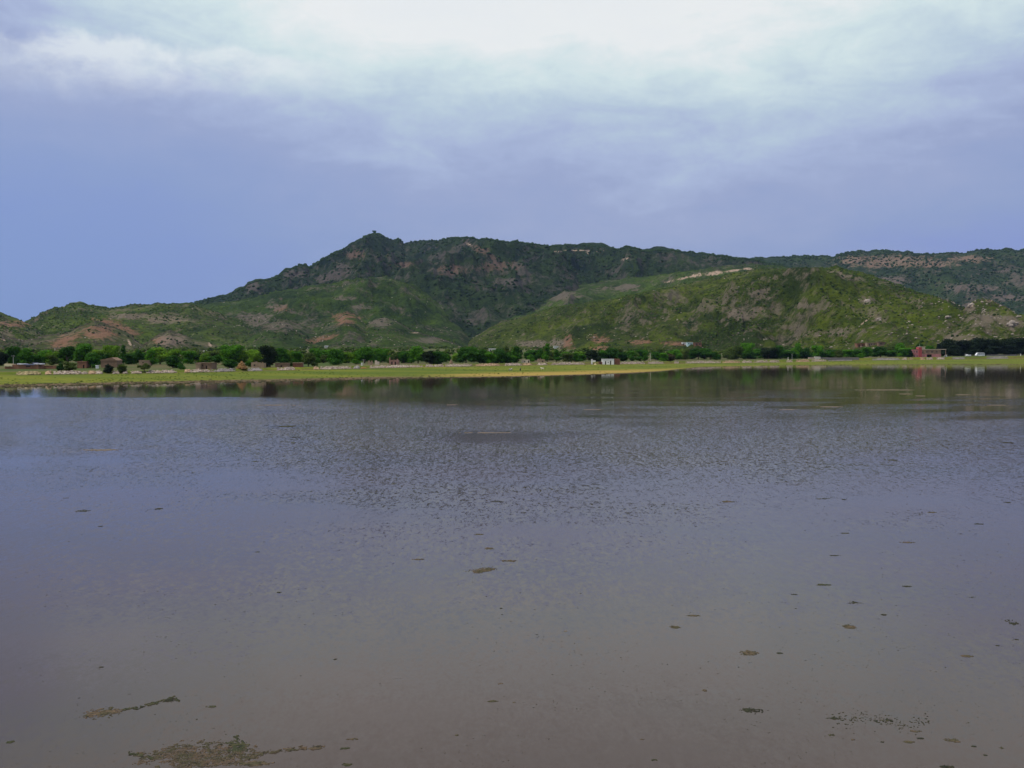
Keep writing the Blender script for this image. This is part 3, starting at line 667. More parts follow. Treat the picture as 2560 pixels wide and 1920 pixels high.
# ---------------------------------------------------------------- the trees along the far bank
# px centre, top row, base row, width in px, shape, leaf tone
D_, M_, L_, O_, K_, B_ = 'dark green', 'mid green', 'light green', 'olive', 'blackish green', 'brownish'
TM = {D_: L_dark, M_: L_mid, L_: L_light, O_: L_olive, K_: L_black, B_: L_brown}
TREES = [(6, 876, 914, 30, 'round', K_), (30, 868, 906, 32, 'round', D_), (68, 872, 909, 42, 'round', M_), (95, 885, 904, 26, 'round', D_), (135, 889, 907, 24, 'round', O_),
 (168, 868, 905, 38, 'spread', D_), (205, 861, 900, 44, 'round', M_), (232, 883, 920, 40, 'round', D_), (177, 903, 926, 32, 'shrub', O_), (152, 907, 926, 22, 'shrub', D_),
 (281, 865, 897, 32, 'round', L_), (259, 880, 900, 24, 'round', D_), (309, 867, 890, 24, 'tall', D_), (330, 886, 911, 32, 'round', D_), (271, 911, 935, 28, 'shrub', K_), (305, 908, 936, 25, 'round', O_),
 (361, 909, 934, 27, 'spread', O_), (349, 876, 901, 28, 'round', D_), (378, 873, 914, 34, 'tall', M_), (400, 870, 904, 54, 'round', L_), (433, 885, 920, 42, 'round', D_),
 (470, 879, 904, 30, 'round', M_), (489, 883, 903, 26, 'spread', D_), (453, 911, 932, 22, 'shrub', D_), (512, 885, 907, 30, 'round', L_), (540, 889, 922, 36, 'spread', D_),
 (580, 864, 905, 54, 'round', M_), (604, 878, 908, 40, 'round', L_), (575, 899, 921, 38, 'round', D_), (621, 902, 917, 20, 'shrub', M_), (640, 875, 905, 36, 'round', L_),
 (675, 867, 918, 46, 'round', K_), (701, 865, 897, 42, 'round', D_), (723, 872, 901, 26, 'round', L_), (745, 880, 905, 28, 'round', M_), (728, 903, 916, 18, 'shrub', O_),
 (712, 884, 906, 30, 'round', D_), (742, 877, 903, 24, 'tall', O_), (771, 883, 916, 38, 'round', O_), (795, 871, 905, 38, 'round', M_), (838, 868, 912, 46, 'round', D_), (836, 880, 909, 28, 'tall', L_),
 (809, 888, 902, 20, 'round', O_), (873, 882, 908, 36, 'round', L_), (912, 869, 905, 46, 'round', M_), (889, 897, 911, 28, 'shrub', M_), (955, 873, 905, 36, 'round', M_), (935, 884, 906, 26, 'round', D_),
 (985, 884, 908, 26, 'round', O_), (1010, 879, 908, 36, 'round', D_), (1045, 867, 908, 42, 'round', M_), (1076, 873, 910, 46, 'round', K_), (1103, 879, 910, 36, 'round', D_),
 (1117, 885, 906, 22, 'round', M_), (1140, 884, 906, 26, 'round', L_), (1165, 870, 907, 42, 'round', D_), (1200, 870, 908, 52, 'round', D_), (1230, 883, 911, 32, 'round', M_),
 (1250, 873, 911, 32, 'round', D_), (1266, 882, 912, 32, 'round', D_), (1266, 866, 884, 18, 'tall', O_), (1292, 868, 909, 28, 'tall', D_), (1277, 885, 908, 32, 'round', M_),
 (1327, 884, 901, 20, 'round', M_), (1350, 873, 897, 22, 'round', D_), (1368, 863, 904, 27, 'tall', M_), (1391, 875, 905, 24, 'tall', D_), (1420, 884, 905, 26, 'round', O_),
 (1436, 880, 904, 26, 'round', D_), (1457, 886, 903, 24, 'round', M_), (1482, 872, 904, 40, 'round', K_), (1508, 879, 901, 26, 'round', M_), (1528, 871, 900, 42, 'round', D_), (1557, 877, 903, 30, 'round', D_),
 (1580, 879, 903, 20, 'tall', M_), (1597, 891, 903, 16, 'shrub', D_), (1613, 883, 903, 18, 'tall', M_), (1640, 877, 897, 26, 'round', D_), (1661, 883, 903, 22, 'round', M_), (1676, 884, 907, 32, 'shrub', B_),
 (1692, 875, 892, 28, 'round', M_), (1745, 872, 896, 36, 'spread', D_), (1776, 878, 896, 26, 'spread', D_), (1713, 873, 890, 18, 'round', O_), (1792, 884, 898, 22, 'round', D_),
 (1842, 861, 876, 32, 'round', O_), (1870, 859, 878, 28, 'round', M_), (1873, 878, 897, 36, 'round', D_), (1842, 884, 894, 16, 'shrub', D_), (1818, 879, 894, 24, 'round', O_), (1921, 870, 896, 42, 'round', K_),
 (1951, 865, 894, 36, 'round', D_), (1976, 875, 894, 32, 'round', D_), (1992, 859, 882, 26, 'round', M_), (2011, 867, 891, 38, 'round', D_), (1987, 881, 897, 30, 'shrub', M_), (2046, 865, 888, 28, 'round', M_),
 (2056, 877, 892, 24, 'round', D_), (2072, 879, 892, 28, 'round', M_), (2096, 872, 890, 22, 'round', O_), (2121, 875, 891, 28, 'round', M_), (2142, 871, 891, 26, 'round', D_), (2151, 883, 895, 20, 'shrub', M_),
 (2171, 869, 889, 26, 'round', M_), (2201, 867, 893, 40, 'round', D_), (2231, 861, 889, 28, 'round', O_), (2251, 859, 890, 30, 'round', M_), (2268, 870, 893, 24, 'round', D_),
 (2276, 876, 894, 14, 'tall', K_), (2300, 860, 886, 28, 'round', D_), (2322, 861, 886, 26, 'round', M_), (2346, 860, 890, 22, 'tall', K_), (2332, 885, 897, 13, 'shrub', O_), (2347, 888, 897, 10, 'shrub', O_),
 (2372, 845, 890, 52, 'round', K_), (2395, 849, 889, 52, 'round', K_), (2418, 847, 889, 52, 'round', K_), (2441, 842, 889, 52, 'round', K_), (2465, 845, 889, 52, 'round', K_), (2488, 847, 889, 52, 'round', K_),
 (2511, 845, 889, 52, 'round', K_), (2533, 841, 889, 52, 'round', K_), (2556, 839, 889, 52, 'round', K_), (2582, 842, 889, 52, 'round', K_), (2606, 845, 889, 52, 'round', K_),
 (2384, 862, 889, 46, 'shrub', K_), (2430, 864, 889, 46, 'shrub', K_), (2477, 862, 889, 46, 'shrub', K_), (2523, 862, 889, 46, 'shrub', K_), (2566, 862, 889, 46, 'shrub', K_)]
rf = random.Random(31); px_ = -150
while px_ < 1500:                                  # the second row that closes the belt behind
    TREES.append((px_, rf.uniform(869, 891), rf.uniform(893, 898), rf.uniform(26, 48), 'round', rf.choice([D_, M_, M_, M_, O_, L_, L_]))); px_ += rf.uniform(22, 42)
px_ = 1510
while px_ < 2330:
    TREES.append((px_, rf.uniform(869, 880), rf.uniform(889, 893), rf.uniform(26, 42), 'round', rf.choice([D_, D_, M_, O_]))); px_ += rf.uniform(26, 46)
for px_ in range(-160, -5, 22): TREES.append((px_, rf.uniform(870, 882), 908, 40, 'round', rf.choice([D_, M_, O_])))
TREES.sort(key=lambda t: t[0]); zone_n = {}
rt = random.Random(3); pcount = {}
used_first = set()
for (px, top, base, w, kind, tone) in TREES:
    row_right = px > 2360
    big = base > 915
    Y = ground_place(px, base, lo=7.5 if big else 12.0, hi=1.9)
    lim_ = ix(px, [(-200, 370), (0, 385), (400, 425), (800, 460), (1200, 490), (1500, 550), (1750, 650), (2000, 700), (2300, 765)])
    Y = min(Y, float(lim_) + (28 if top > 868.5 and (top % 1) else 0) + rt.uniform(-6, 14))
    if base >= 925: Y = float(bankY(px)) + (2.5 if base > 933 else 7.0)
    if row_right: Y = float(bankY(px)) + (75 if kind == 'round' else 62)
    z = ground_at(px, Y); ztop = float(zat(top, Y)); H_ = max(ztop - z, 1.2) * (1.10 if kind != 'shrub' and not row_right else 1.0); Wm = w / F * Y * (1.30 if kind != 'tall' else 1.45)
    zi = max(i for i, (lx, _) in enumerate(LM) if lx <= px); a_, b_ = LM[zi][1], LM[zi + 1][1]; zone_n[zi] = zone_n.get(zi, 0) + 1
    word = 'bush' if kind == 'shrub' else 'tree'
    sz = 'broad' if w > 38 else ('small' if w < 24 else 'rounded' if kind == 'round' else 'tall' if kind == 'tall' else 'spreading' if kind == 'spread' else 'low')
    if row_right: nm, cat, grp = 'tree', 'tree', 'dense dark trees behind the parked vehicles'
    else: nm, cat, grp = word, word, 'trees and bushes along the far bank'
    root = empty(nm, ((px - 1280) / F * Y, Y, z), rt.uniform(0, 6.28)); root.scale = (Wm, Wm, H_)
    tag(root, f'{sz} {tone} {word}, {ordinal(zone_n[zi])} from left between {a_} and {b_}', cat, grp)
    pcount[kind] = pcount.get(kind, -1) + 1
    cme, tme = PROTO[kind][pcount[kind] % 3]
    c_ = link('crown', cme, None, root); c_.material_slots[0].link = 'OBJECT'; c_.material_slots[0].material = TM[tone]
    link('trunk', tme, None, root)

# ---------------------------------------------------------------- walls, huts, houses
MUD = simple('mud_plaster', (.23, .150, .100), 1, .35, 1.2); TAN = simple('tan_mud', (.33, .235, .155), 1, .3, 1.0); ORANGE = simple('orange_mud', (.26, .125, .075), 1, .3, 1.2)
REDB = simple('red_brick', (.20, .085, .055), 1, .4, 2.0); PALE = simple('pale_plaster', (.62, .52, .40), .95, .25, 1.2); WHITE = simple('whitewash', (.80, .78, .74), .9, .12, 1.5)
PINK = simple('pink_wash', (.48, .20, .20), .95, .3, .8); PINKD = simple('red_wash', (.42, .085, .09), .95, .3, .8); BRTAN = simple('weathered_tan_wall', (.30, .19, .13), .95, .35, .7)
DARKW = simple('dark_wood', (.035, .026, .02), .8, .3, 4); GLASS = simple('dark_glass', (.02, .022, .03), .15, .2, 1, spec=.5); STRAW = simple('straw', (.27, .15, .055), 1, .4, 2.5)
SHEETW = simple('white_sheet', (.72, .70, .72), .6, .2, 1.5); SHEETB = simple('grey_blue_sheet', (.22, .23, .33), .5, .3, 1.5); SHEETY = simple('cream_sheet', (.72, .60, .38), .8, .15, 1.5)
GREYS = simple('grey_stone_wall', (.20, .18, .18), 1, .4, 1.5); CONC = simple('concrete', (.50, .46, .40), .95, .25, 1.0); CYAN = simple('pale_blue_wash', (.55, .72, .72), .9, .2, 1.0)
METAL = simple('galvanised_pole', (.42, .42, .38), .6, .2, 3); RUBBER = simple('rubber', (.02, .02, .02), .9, .2, 4); CARW = simple('white_car_paint', (.78, .78, .80), .3, .05, 1, spec=.5)
LAMP = simple('lamp_glass', (.6, .5, .4), .2, .1, 3)

def wall_panel(mb, x0, x1, z0, z1, ops, y0, t):
    """a wall slab in the xz plane with real openings: ops = (x0, x1, z0, z1)"""
    xs = sorted({x0, x1, *[v for o in ops for v in o[:2] if x0 < v < x1]}); zs = sorted({z0, z1, *[v for o in ops for v in o[2:] if z0 < v < z1]})
    for i in range(len(xs) - 1):
        for j in range(len(zs) - 1):
            cx, cz = (xs[i] + xs[i + 1]) / 2, (zs[j] + zs[j + 1]) / 2
            if any(o[0] < cx < o[1] and o[2] < cz < o[3] for o in ops): continue
            mb.box(xs[i], xs[i + 1], y0, y0 + t, zs[j], zs[j + 1])
def house(px0, px1, top, base, name, label, cat, mat, depth=4.0, doors=(), wins=(), roof=None, Y=None, group=None, ruin=0.0, seed=0, rz=0.0, roof_over=0.12, slope=0.0):
    """a flat-roofed house; doors and wins are (px0, px1, row0, row1) in the photograph"""
    pc = (px0 + px1) / 2
    if Y is None: Y = ground_place(pc, base)
    s = Y / F; z0 = ground_at(pc, Y); w = (px1 - px0) * s; h = max(float(zat(top, Y)) - z0, .8)
    root = empty(name, ((pc - 1280) * s, Y, z0), rz); tag(root, label, cat, group)
    conv = lambda o: ((o[0] - pc) * s, (o[1] - pc) * s, max(float(zat(o[3], Y)) - z0, -.1), min(float(zat(o[2], Y)) - z0, h - .15))
    dd = [conv(o) for o in doors]; ww = [conv(o) for o in wins]
    dd = [(a, b, -.1, d) for a, b, c, d in dd]
    wmb = MB(); wall_panel(wmb, -w / 2, w / 2, -.6, h, [(a, b, max(c, -.1), d) for a, b, c, d in dd] + ww, 0, .3)
    wmb.box(-w / 2, -w / 2 + .3, .3, depth, -.6, h); wmb.box(w / 2 - .3, w / 2, .3, depth, -.6, h); wmb.box(-w / 2 + .3, w / 2 - .3, depth - .3, depth, -.6, h)
    if ruin:
        r_ = random.Random(seed); x = -w / 2
        while x < w / 2 - .5:
            bw = r_.uniform(.3, 1.1); bh = r_.uniform(0, ruin); wmb.box(x, min(x + bw, w / 2), .003, .297, h, h + bh); x += bw * r_.uniform(.9, 1.8)
    wmb.build('wall', mat, root)
    if roof is not None:
        rb = MB(); o_ = roof_over
        if slope: rb.prism([(-w / 2 - o_, h + .003), (w / 2 + o_, h + .003), (w / 2 + o_, h + .16), (w * .2, h + .16 + slope), (-w / 2 - o_, h + .16 + slope * .2)], -o_, depth + o_)
        else: rb.box(-w / 2 - o_, w / 2 + o_, -o_, depth + o_, h + .003, h + .2)
        rb.build('roof', roof, root)
    for a, b, c, d in dd: MB().box(a + .02, b - .02, .2, .26, c, d - .02).build('door', DARKW, root)
    for a, b, c, d in ww: MB().box(a + .02, b - .02, .2, .24, c + .02, d - .02).build('window', GLASS, root)
    return root, Y, s, z0

HG = 'mud huts and houses along the far bank'
# the sheeted shack at far left
root, Y, s, z0 = house(12, 96, 911.5, 920, 'shack', 'low red mud shack under white and grey sheets at far left', 'shack', ORANGE, 4, wins=[(64, 76, 914, 917)], Y=330)
w = 84 * s; h = max(float(zat(911.5, Y)) - z0, .8)
X_ = lambda px: (px - 54) * s
for (a, b, dz, th, mt, nm, yy) in [(12, 31, -.55, .75, SHEETY, 'cream_sheet', -.25), (43, 62, .02, .28, SHEETW, 'white_sheet', -.2), (60, 86, -.12, .26, SHEETB, 'grey_sheet', -.35), (85, 104, .08, .3, SHEETW, 'white_sheet', -.15), (81, 88, .34, .22, SHEETB, 'blue_bundle', 0)]:
    mb = MB(); n = 7
    for k in range(n):
        x0, x1 = X_(a) + (X_(b) - X_(a)) * k / n, X_(a) + (X_(b) - X_(a)) * (k + 1) / n
        mb.box(x0, x1, yy, yy + 2.6, h + dz + .06 * math.sin(k * 1.9), h + dz + th + .06 * math.sin(k * 1.9 + 1))
    mb.build(nm, mt, root, smooth=False)
house(92, 138, 914, 922, 'wall', 'low crumbling red mud wall right of the sheeted shack', 'wall', ORANGE, 1.2, wins=[(110, 132, 913.5, 916.5)], Y=334, group=HG)
house(193, 216, 905, 921, 'hut', 'orange mud hut beside a tall pale pole', 'hut', ORANGE, 4, roof=ORANGE, doors=[(207, 211, 912, 921)], group=HG)
house(252, 292, 902, 919, 'hut', 'brown mud hut with a sloping roofline behind two round bushes', 'hut', MUD, 5, roof=MUD, slope=1.0, doors=[(268, 272, 909, 919)], group=HG)
house(348, 371, 902, 914, 'hut', 'small pale tan hut among dark trees', 'hut', TAN, 3, roof=TAN, wins=[(356, 359, 905, 908)], group=HG)
house(492, 529, 908.5, 923, 'house', 'flat-roofed brown mud house with a lighter left corner', 'house', MUD, 6, roof=MUD, doors=[(514, 518, 914, 923)], wins=[(505, 508, 912, 915)], group=HG)
house(489, 500, 909, 923.4, 'hut', 'narrow tan block built against the flat mud house', 'hut', TAN, 3, roof=TAN, Y=ground_place(510, 923) - 1.5, group=HG)
house(628, 660, 908, 921, 'wall', 'broken tan mud wall between haystack and dark tree', 'wall', TAN, 3, wins=[(634, 638, 911, 915)], ruin=.6, seed=3, group=HG)
house(688, 719, 909, 921, 'shed', 'brown mud shed above a bright white rubble stretch', 'shed', MUD, 4, roof=MUD, doors=[(701, 705, 913, 921)], group=HG)
house(732, 756, 908, 918, 'wall', 'dark brown boundary wall left of the stone pillar', 'wall', REDB, 2, roof=TAN, group=HG)
house(920, 931, 905, 912, 'wall', 'small tan broken wall left of the brick ruin', 'wall', TAN, 2, ruin=.8, seed=5, group=HG)
house(937, 947, 904, 912, 'wall', 'little cream broken wall just left of the brick ruin', 'wall', PALE, 2, ruin=.6, seed=6, group=HG)
house(973, 996, 901, 912, 'ruin', 'roofless pinkish brick ruin with two dark doorways', 'ruin', simple('pinkish_brick', (.36, .20, .16), 1, .4, 1.5), 4, doors=[(978, 981.5, 904, 912), (986.5, 990, 904, 912)], ruin=1.3, seed=8, group=HG)
house(1304, 1324, 899.5, 907.5, 'ruin', 'pale mud ruin with a white corner left of a dark doorway', 'ruin', PALE, 4, doors=[(1320, 1323, 901, 907.5)], wins=[(1310, 1313, 902, 905)], ruin=.5, seed=9, group=HG)
house(1344, 1362, 898.5, 907.5, 'ruin', 'tan mud ruin with one small window beside a dark bush', 'ruin', TAN, 4, wins=[(1355, 1358, 902, 905)], ruin=.7, seed=10, group=HG)
# the white house on the bank
root, Y, s, z0 = house(1506, 1535, 898.5, 911.2, 'house', 'small white house with two dark doorways on the bank', 'house', WHITE, 5, roof=SHEETW,
      doors=[(1512.5, 1515.5, 903, 911), (1525, 1528, 902, 911)], wins=[(1519.5, 1521.5, 904.5, 907.5)], Y=float(bankY(1520)) - 4)
house(1536, 1550, 897.5, 911, 'shed', 'brown brick shed against the right side of the white house', 'shed', REDB, 4, ruin=.5, seed=12, Y=Y + .2)
house(1497, 1505.6, 904.5, 911.2, 'shed', 'low dark red shed against the left side of the white house', 'shed', REDB, 3, Y=Y + .3, doors=[(1500, 1502.5, 906, 911)])
house(1481, 1489, 903, 909, 'block', 'white plastered block just left of the dark red shed', 'block', WHITE, 2, Y=Y + 1)
# hillside houses
def hill_house(px0, px1, top, base, **k):
    p = hill_place((px0 + px1) / 2, base - 0.5)
    if p is None: return None
    Y = p.y; s = Y / F; w = (px1 - px0) * s; h = (base - top) * s; root = empty(k['name'], p); tag(root, k['label'], k.get('cat', 'house'), k.get('group'))
    ops = [(-w / 2 + w * a, -w / 2 + w * b, -.2 if dr else h * .35, h * .75) for a, b, dr in k.get('ops', ())]
    mb = MB(); wall_panel(mb, -w / 2, w / 2, -2.5, h, ops, 0, .35); mb.box(-w / 2, -w / 2 + .35, .35, 6, -2.5, h); mb.box(w / 2 - .35, w / 2, .35, 6, -2.5, h); mb.box(-w / 2 + .35, w / 2 - .35, 5.65, 6, -2.5, h)
    mb.build('wall', k['mat'], root); MB().box(-w / 2 - .3, w / 2 + .3, -.4, 6.3, h + .003, h + .35).build('roof', k.get('roof', k['mat']), root)
    for o, (a, b, dr) in zip(ops, k.get('ops', ())): MB().box(o[0] + .03, o[1] - .03, .22, .27, o[2], o[3] - .03).build('door' if dr else 'window', DARKW if dr else GLASS, root)
    return root
HH = 'houses scattered at the foot of the hills'
for (a, b, t_, bs, lab, mt, ops) in [
    (1222, 1240, 872.5, 880, 'low white hillside house with an open dark front above the bank trees', WHITE, [(.15, .35, 1), (.5, .8, 0)]),
    (1384, 1396, 866, 872, 'white hillside house above the tall green tree, beside a red earth patch', WHITE, [(.2, .35, 0), (.6, .75, 0)]),
    (1398, 1402, 867, 872, 'tiny cream hut right beside the white hillside house', PALE, [(.3, .7, 1)]),
    (1706, 1717, 857, 862.5, 'white hillside house left of the pale blue one', WHITE, [(.3, .45, 1)]),
    (1718, 1732, 857, 862.8, 'pale blue washed hillside house low on the green slope', CYAN, [(.2, .35, 0), (.6, .75, 0)]),
    (1735, 1754, 857.5, 864.5, 'orange brick hillside walls right of the pale blue house', ORANGE, [(.3, .45, 1), (.7, .85, 0)]),
    (490, 499, 878.5, 882.5, 'small white hut left of a smaller one above the light green tree', WHITE, [(.4, .6, 1)]),
    (509, 514, 877.5, 882, 'tiny bright white hut above the bank trees on the left', WHITE, [(.3, .7, 1)]),
    (528, 548, 879.5, 886, 'long low tan house above the bank trees on the left', TAN, [(.2, .3, 1), (.6, .7, 0)]),
    (812, 818, 865, 870, 'tiny white hut at the foot of the mountain in the centre left', WHITE, [(.3, .6, 1)]),
    (2142, 2164, 859.5, 868, 'orange hillside house left of the long tan one above the bank trees', ORANGE, [(.2, .35, 1), (.6, .75, 0)]),
    (2168, 2190, 858, 865, 'long tan and orange house right of the orange hillside one', TAN, [(.2, .3, 1), (.45, .55, 0), (.75, .85, 0)]),
    (2196, 2213, 856, 865, 'rough brown house at the right end of the hillside houses', MUD, [(.3, .45, 0)]),
    (316, 340, 878.5, 884.5, 'tan hillside house below the pale landslip on the left', TAN, [(.4, .5, 1)]),
    (1340, 1362, 873, 879, 'long brown hillside wall left of the tall green tree', MUD, [(.4, .5, 0)])]:
    hill_house(a, b, t_, bs, name='hillside_house', label=lab, mat=mt, ops=ops, group=HH)

# the pink two-storey building
Yp = float(bankY(2320)) + 12; s = Yp / F; pc = 2320; z0 = ground_at(pc, Yp)
root = empty('building', ((pc - 1280) * s, Yp, z0)); tag(root, 'pink and tan two-storey building with a rooftop stair room on the right bank', 'building')
Xp = lambda px: (px - pc) * s
Zp = lambda py: float(zat(py, Yp)) - z0
def ops_of(l): return [(Xp(a), Xp(b), Zp(d), Zp(c)) for a, b, c, d in l]
lw = ops_of([(2283.5, 2286.5, 878.5, 881), (2289.5, 2293.5, 878.5, 881), (2284, 2287, 889, 891.5), (2291, 2294, 889, 891.5)])
mb = MB(); wall_panel(mb, Xp(2280), Xp(2296), -1, Zp(873.8), lw, 0, .3); mb.box(Xp(2280), Xp(2280) + .3, .3, 9, -1, Zp(873.8)); mb.box(Xp(2280) + .3, Xp(2296), 8.7, 9, -1, Zp(873.8))
mb.build('left_wing_wall', PINK, root)
MB().box(Xp(2279.6), Xp(2296) - .003, -.15, 9.1, Zp(885.2), Zp(884.3)).build('floor_band', PINKD, root)
MB().box(Xp(2279.6), Xp(2296) - .003, -.1, 9.1, Zp(873.8) + .003, Zp(873.2)).build('roof', BRTAN, root)
mb = MB(); mb.box(Xp(2296), Xp(2303.5), -.5, 4.5, -1, Zp(868)); mb.build('stair_tower', PINKD, root)
MB().box(Xp(2303.5) + .003, Xp(2312.5), .3, 4.5, Zp(873.6), Zp(867.3)).build('roof_room', PALE, root)
MB().box(Xp(2299.5), Xp(2313), -.1, 4.8, Zp(867.3) + .003, Zp(866.4)).build('roof_room_slab', PALE, root)
uw = ops_of([(2305.5, 2308, 879, 881.7), (2314, 2318.5, 878.8, 881.2), (2327.5, 2332, 878.6, 881.2), (2339, 2344, 878.6, 880.8)])
lo = ops_of([(2316.5, 2329, 886, 894)]) ; lo = [(lo[0][0], lo[0][1], -.5, lo[0][3])]
mb = MB(); wall_panel(mb, Xp(2303.5) + .003, Xp(2352), Zp(885.3), Zp(874), uw, 0, .3); mb.box(Xp(2352) - .3, Xp(2352), .3, 9, Zp(885.3), Zp(874)); mb.box(Xp(2304), Xp(2352) - .3, 8.7, 9, -1, Zp(874))
mb.build('upper_wall', BRTAN, root)
mb = MB(); wall_panel(mb, Xp(2303.5) + .003, Xp(2352), -1, Zp(885.3) - .003, lo, -.02, .3); mb.box(Xp(2352) - .3, Xp(2352), .29, 9, -1, Zp(885.3) - .003)
mb.build('lower_wall', PINK, root)
MB().box(Xp(2313), Xp(2352.6), -.4, 9.2, Zp(874) + .003, Zp(872.9)).build('roof', PALE, root)
MB().box(Xp(2352.7), Xp(2365), -.3, 5, Zp(874), Zp(872.8)).build('porch_canopy', PALE, root)
MB().box(Xp(2363), Xp(2364.4), 0, .3, -1, Zp(874) - .003).build('porch_post', BRTAN, root)
for o_ in lw + uw:
    f_ = MB().box(o_[0], o_[1], .12, .17, o_[2], o_[3]).build('window', GLASS, root)
    MB().box((o_[0] + o_[1]) / 2 - .04, (o_[0] + o_[1]) / 2 + .04, .07, .115, o_[2], o_[3]).build('mullion', DARKW, f_)
MB().box(lo[0][0] + .3, lo[0][1] - 1.2, 1.6, 1.7, -.5, lo[0][3] - .6).build('door', DARKW, root)
mb = MB(); mb.tube([(Xp(2301.5), 2, Zp(866.4)), (Xp(2301.5), 2, Zp(859.5))], [.09, .05]).build('mast', METAL, root)
# white domed hut right of it
o = blobs('white_tent', np.array([[0, 0, .5], [.7, .3, .3], [-.8, .2, .1], [.2, -.1, 1.3]]), np.array([[1.25, 1, 1.2], [1, .9, 1.1], [1, .8, .6], [.75, .7, .9]]), rng, .12)
o = link('tent', o, SHEETW); Yt = float(bankY(2363)) + 9; o.location = ((2363 - 1280) / F * Yt, Yt, ground_at(2363, Yt)); o.scale = (.85, .85, .85)
tag(o, 'small lumpy white tent at the right end of the pink building', 'tent')

# ---------------------------------------------------------------- vehicles on the bank road
def vehicle(px, row, length, name, label, cat, prof, win_prof, wheels, width, wr, extra):
    Y = float(bankY(px)) + 22; z = ground_at(px, Y) + .02; root = empty(name, ((px - 1280) / F * Y, Y, z), R(4)); tag(root, label, cat)
    b = MB().prism(prof, -width / 2, width / 2).build('body', CARW, root, bevel=.05)
    for sgn in (-1, 1):
        y = sgn * (width / 2 + .006)
        for wp in win_prof: MB().prism(wp, y - .008, y + .008).build('window', GLASS, root)
    for x in wheels:
        for sgn in (-1, 1):
            y = sgn * (width / 2 - .10)
            t_ = MB().tube([(x, y - .11, wr), (x, y + .11, wr)], wr, 16).build('wheel', RUBBER, root); MB().tube([(x, y - .12, wr), (x, y + .12, wr)], wr * .55, 12).build('rim', METAL, t_)
    extra(root, width)
def lamps(x, z, xr, zr):
    def f(root, width):
        for sgn in (-1, 1):
            MB().box(x - .03, x + .05, sgn * width * .36 - .14, sgn * width * .36 + .14, z, z + .16).build('headlight', LAMP, root)
            MB().box(xr - .05, xr + .03, sgn * width * .38 - .1, sgn * width * .38 + .1, zr, zr + .2).build('tail_light', PINKD, root)
        MB().box(x - .06, x + .1, -width * .46, width * .46, .28, .48).build('bumper', DARKW, root)
    return f
vehicle(2419.5, 889, 4, 'parked_car', 'small white car parked on the bank before the dark trees', 'car',
        [(-2.0, .3), (2.0, .3), (2.02, .95), (1.75, 1.05), (1.35, 1.48), (-.55, 1.5), (-1.15, 1.0), (-1.95, .82)],
        [[(-1.0, 1.02), (-.12, 1.02), (-.12, 1.38), (-.55, 1.40)], [(0, 1.02), (1.5, 1.02), (1.25, 1.38), (0, 1.38)]], (-1.25, 1.3), 1.7, .32, lamps(-2.0, .6, 2.0, .7))
vehicle(2449, 889.5, 6.4, 'parked_minibus', 'white minibus with dark side windows and raised roof before the dark trees', 'minibus',
        [(-3.2, .35), (3.2, .35), (3.2, 1.6), (3.05, 2.35), (2.9, 2.55), (-1.9, 2.6), (-2.35, 2.3), (-2.85, 1.45), (-3.2, 1.2)],
        [[(-2.65, 1.35), (-1.9, 1.35), (-1.9, 2.1), (-2.25, 2.1)], [(-1.75, 1.35), (-.1, 1.35), (-.1, 2.12), (-1.75, 2.12)], [(0, 1.35), (1.5, 1.35), (1.5, 2.12), (0, 2.12)], [(1.62, 1.35), (2.95, 1.35), (2.9, 2.1), (1.62, 2.1)]],
        (-2.1, 2.0), 2.1, .38, lamps(-3.2, .7, 3.2, .9))
# grey stone wall at the right and the culvert wall
Y = float(bankY(2504)) + 24; s = Y / F; rr_ = random.Random(4); mb = MB(); x = 0
while x < 74 * s:
    w_ = rr_.uniform(.5, 1.0); mb.box(x, x + w_, rr_.uniform(-.04, .04), .5, -.5, .95 + rr_.uniform(-.12, .15) + x * .008); x += w_ + .003
o = mb.build('stone_wall', GREYS); o.location = ((2467 - 1280) * s, Y, ground_at(2504, Y)); tag(o, 'long low grey stone wall right of the minibus', 'wall')
for px, lab in ((2551, 'short white gate post at the right end of the grey stone wall'), (2413, 'thin pale post just left of the white car')):
    Y2 = float(bankY(px)) + 20; o = MB().box(-.2, .2, -.2, .2, -.3, 1.5 if px > 2500 else 1.9).box(-.26, .26, -.26, .26, 1.5 if px > 2500 else 1.9, 1.6 if px > 2500 else 2.0).build('gate_post', WHITE if px > 2500 else METAL)
    o.location = ((px - 1280) / F * Y2, Y2, ground_at(px, Y2)); tag(o, lab, 'post')
Y = float(bankY(2040)) + 8; s = Y / F; z0 = ground_at(2040, Y); root = empty('culvert', ((2040 - 1280) * s, Y, z0)); tag(root, 'long concrete culvert wall with a pale box block on the right bank', 'culvert')
MB().box((2022 - 2040) * s, (2036.5 - 2040) * s, 0, 2, -.5, 1.1).build('wing_wall', simple('pinkish_concrete', (.46, .36, .28), 1, .3, 1), root)
MB().box((2036.6 - 2040) * s, (2051 - 2040) * s, -.4, 2.4, -.5, 1.6, .1, .1).build('headwall', CONC, root); MB().box((2051.1 - 2040) * s, (2148 - 2040) * s, .2, .7, -.5, .95).build('parapet', GREYS, root)

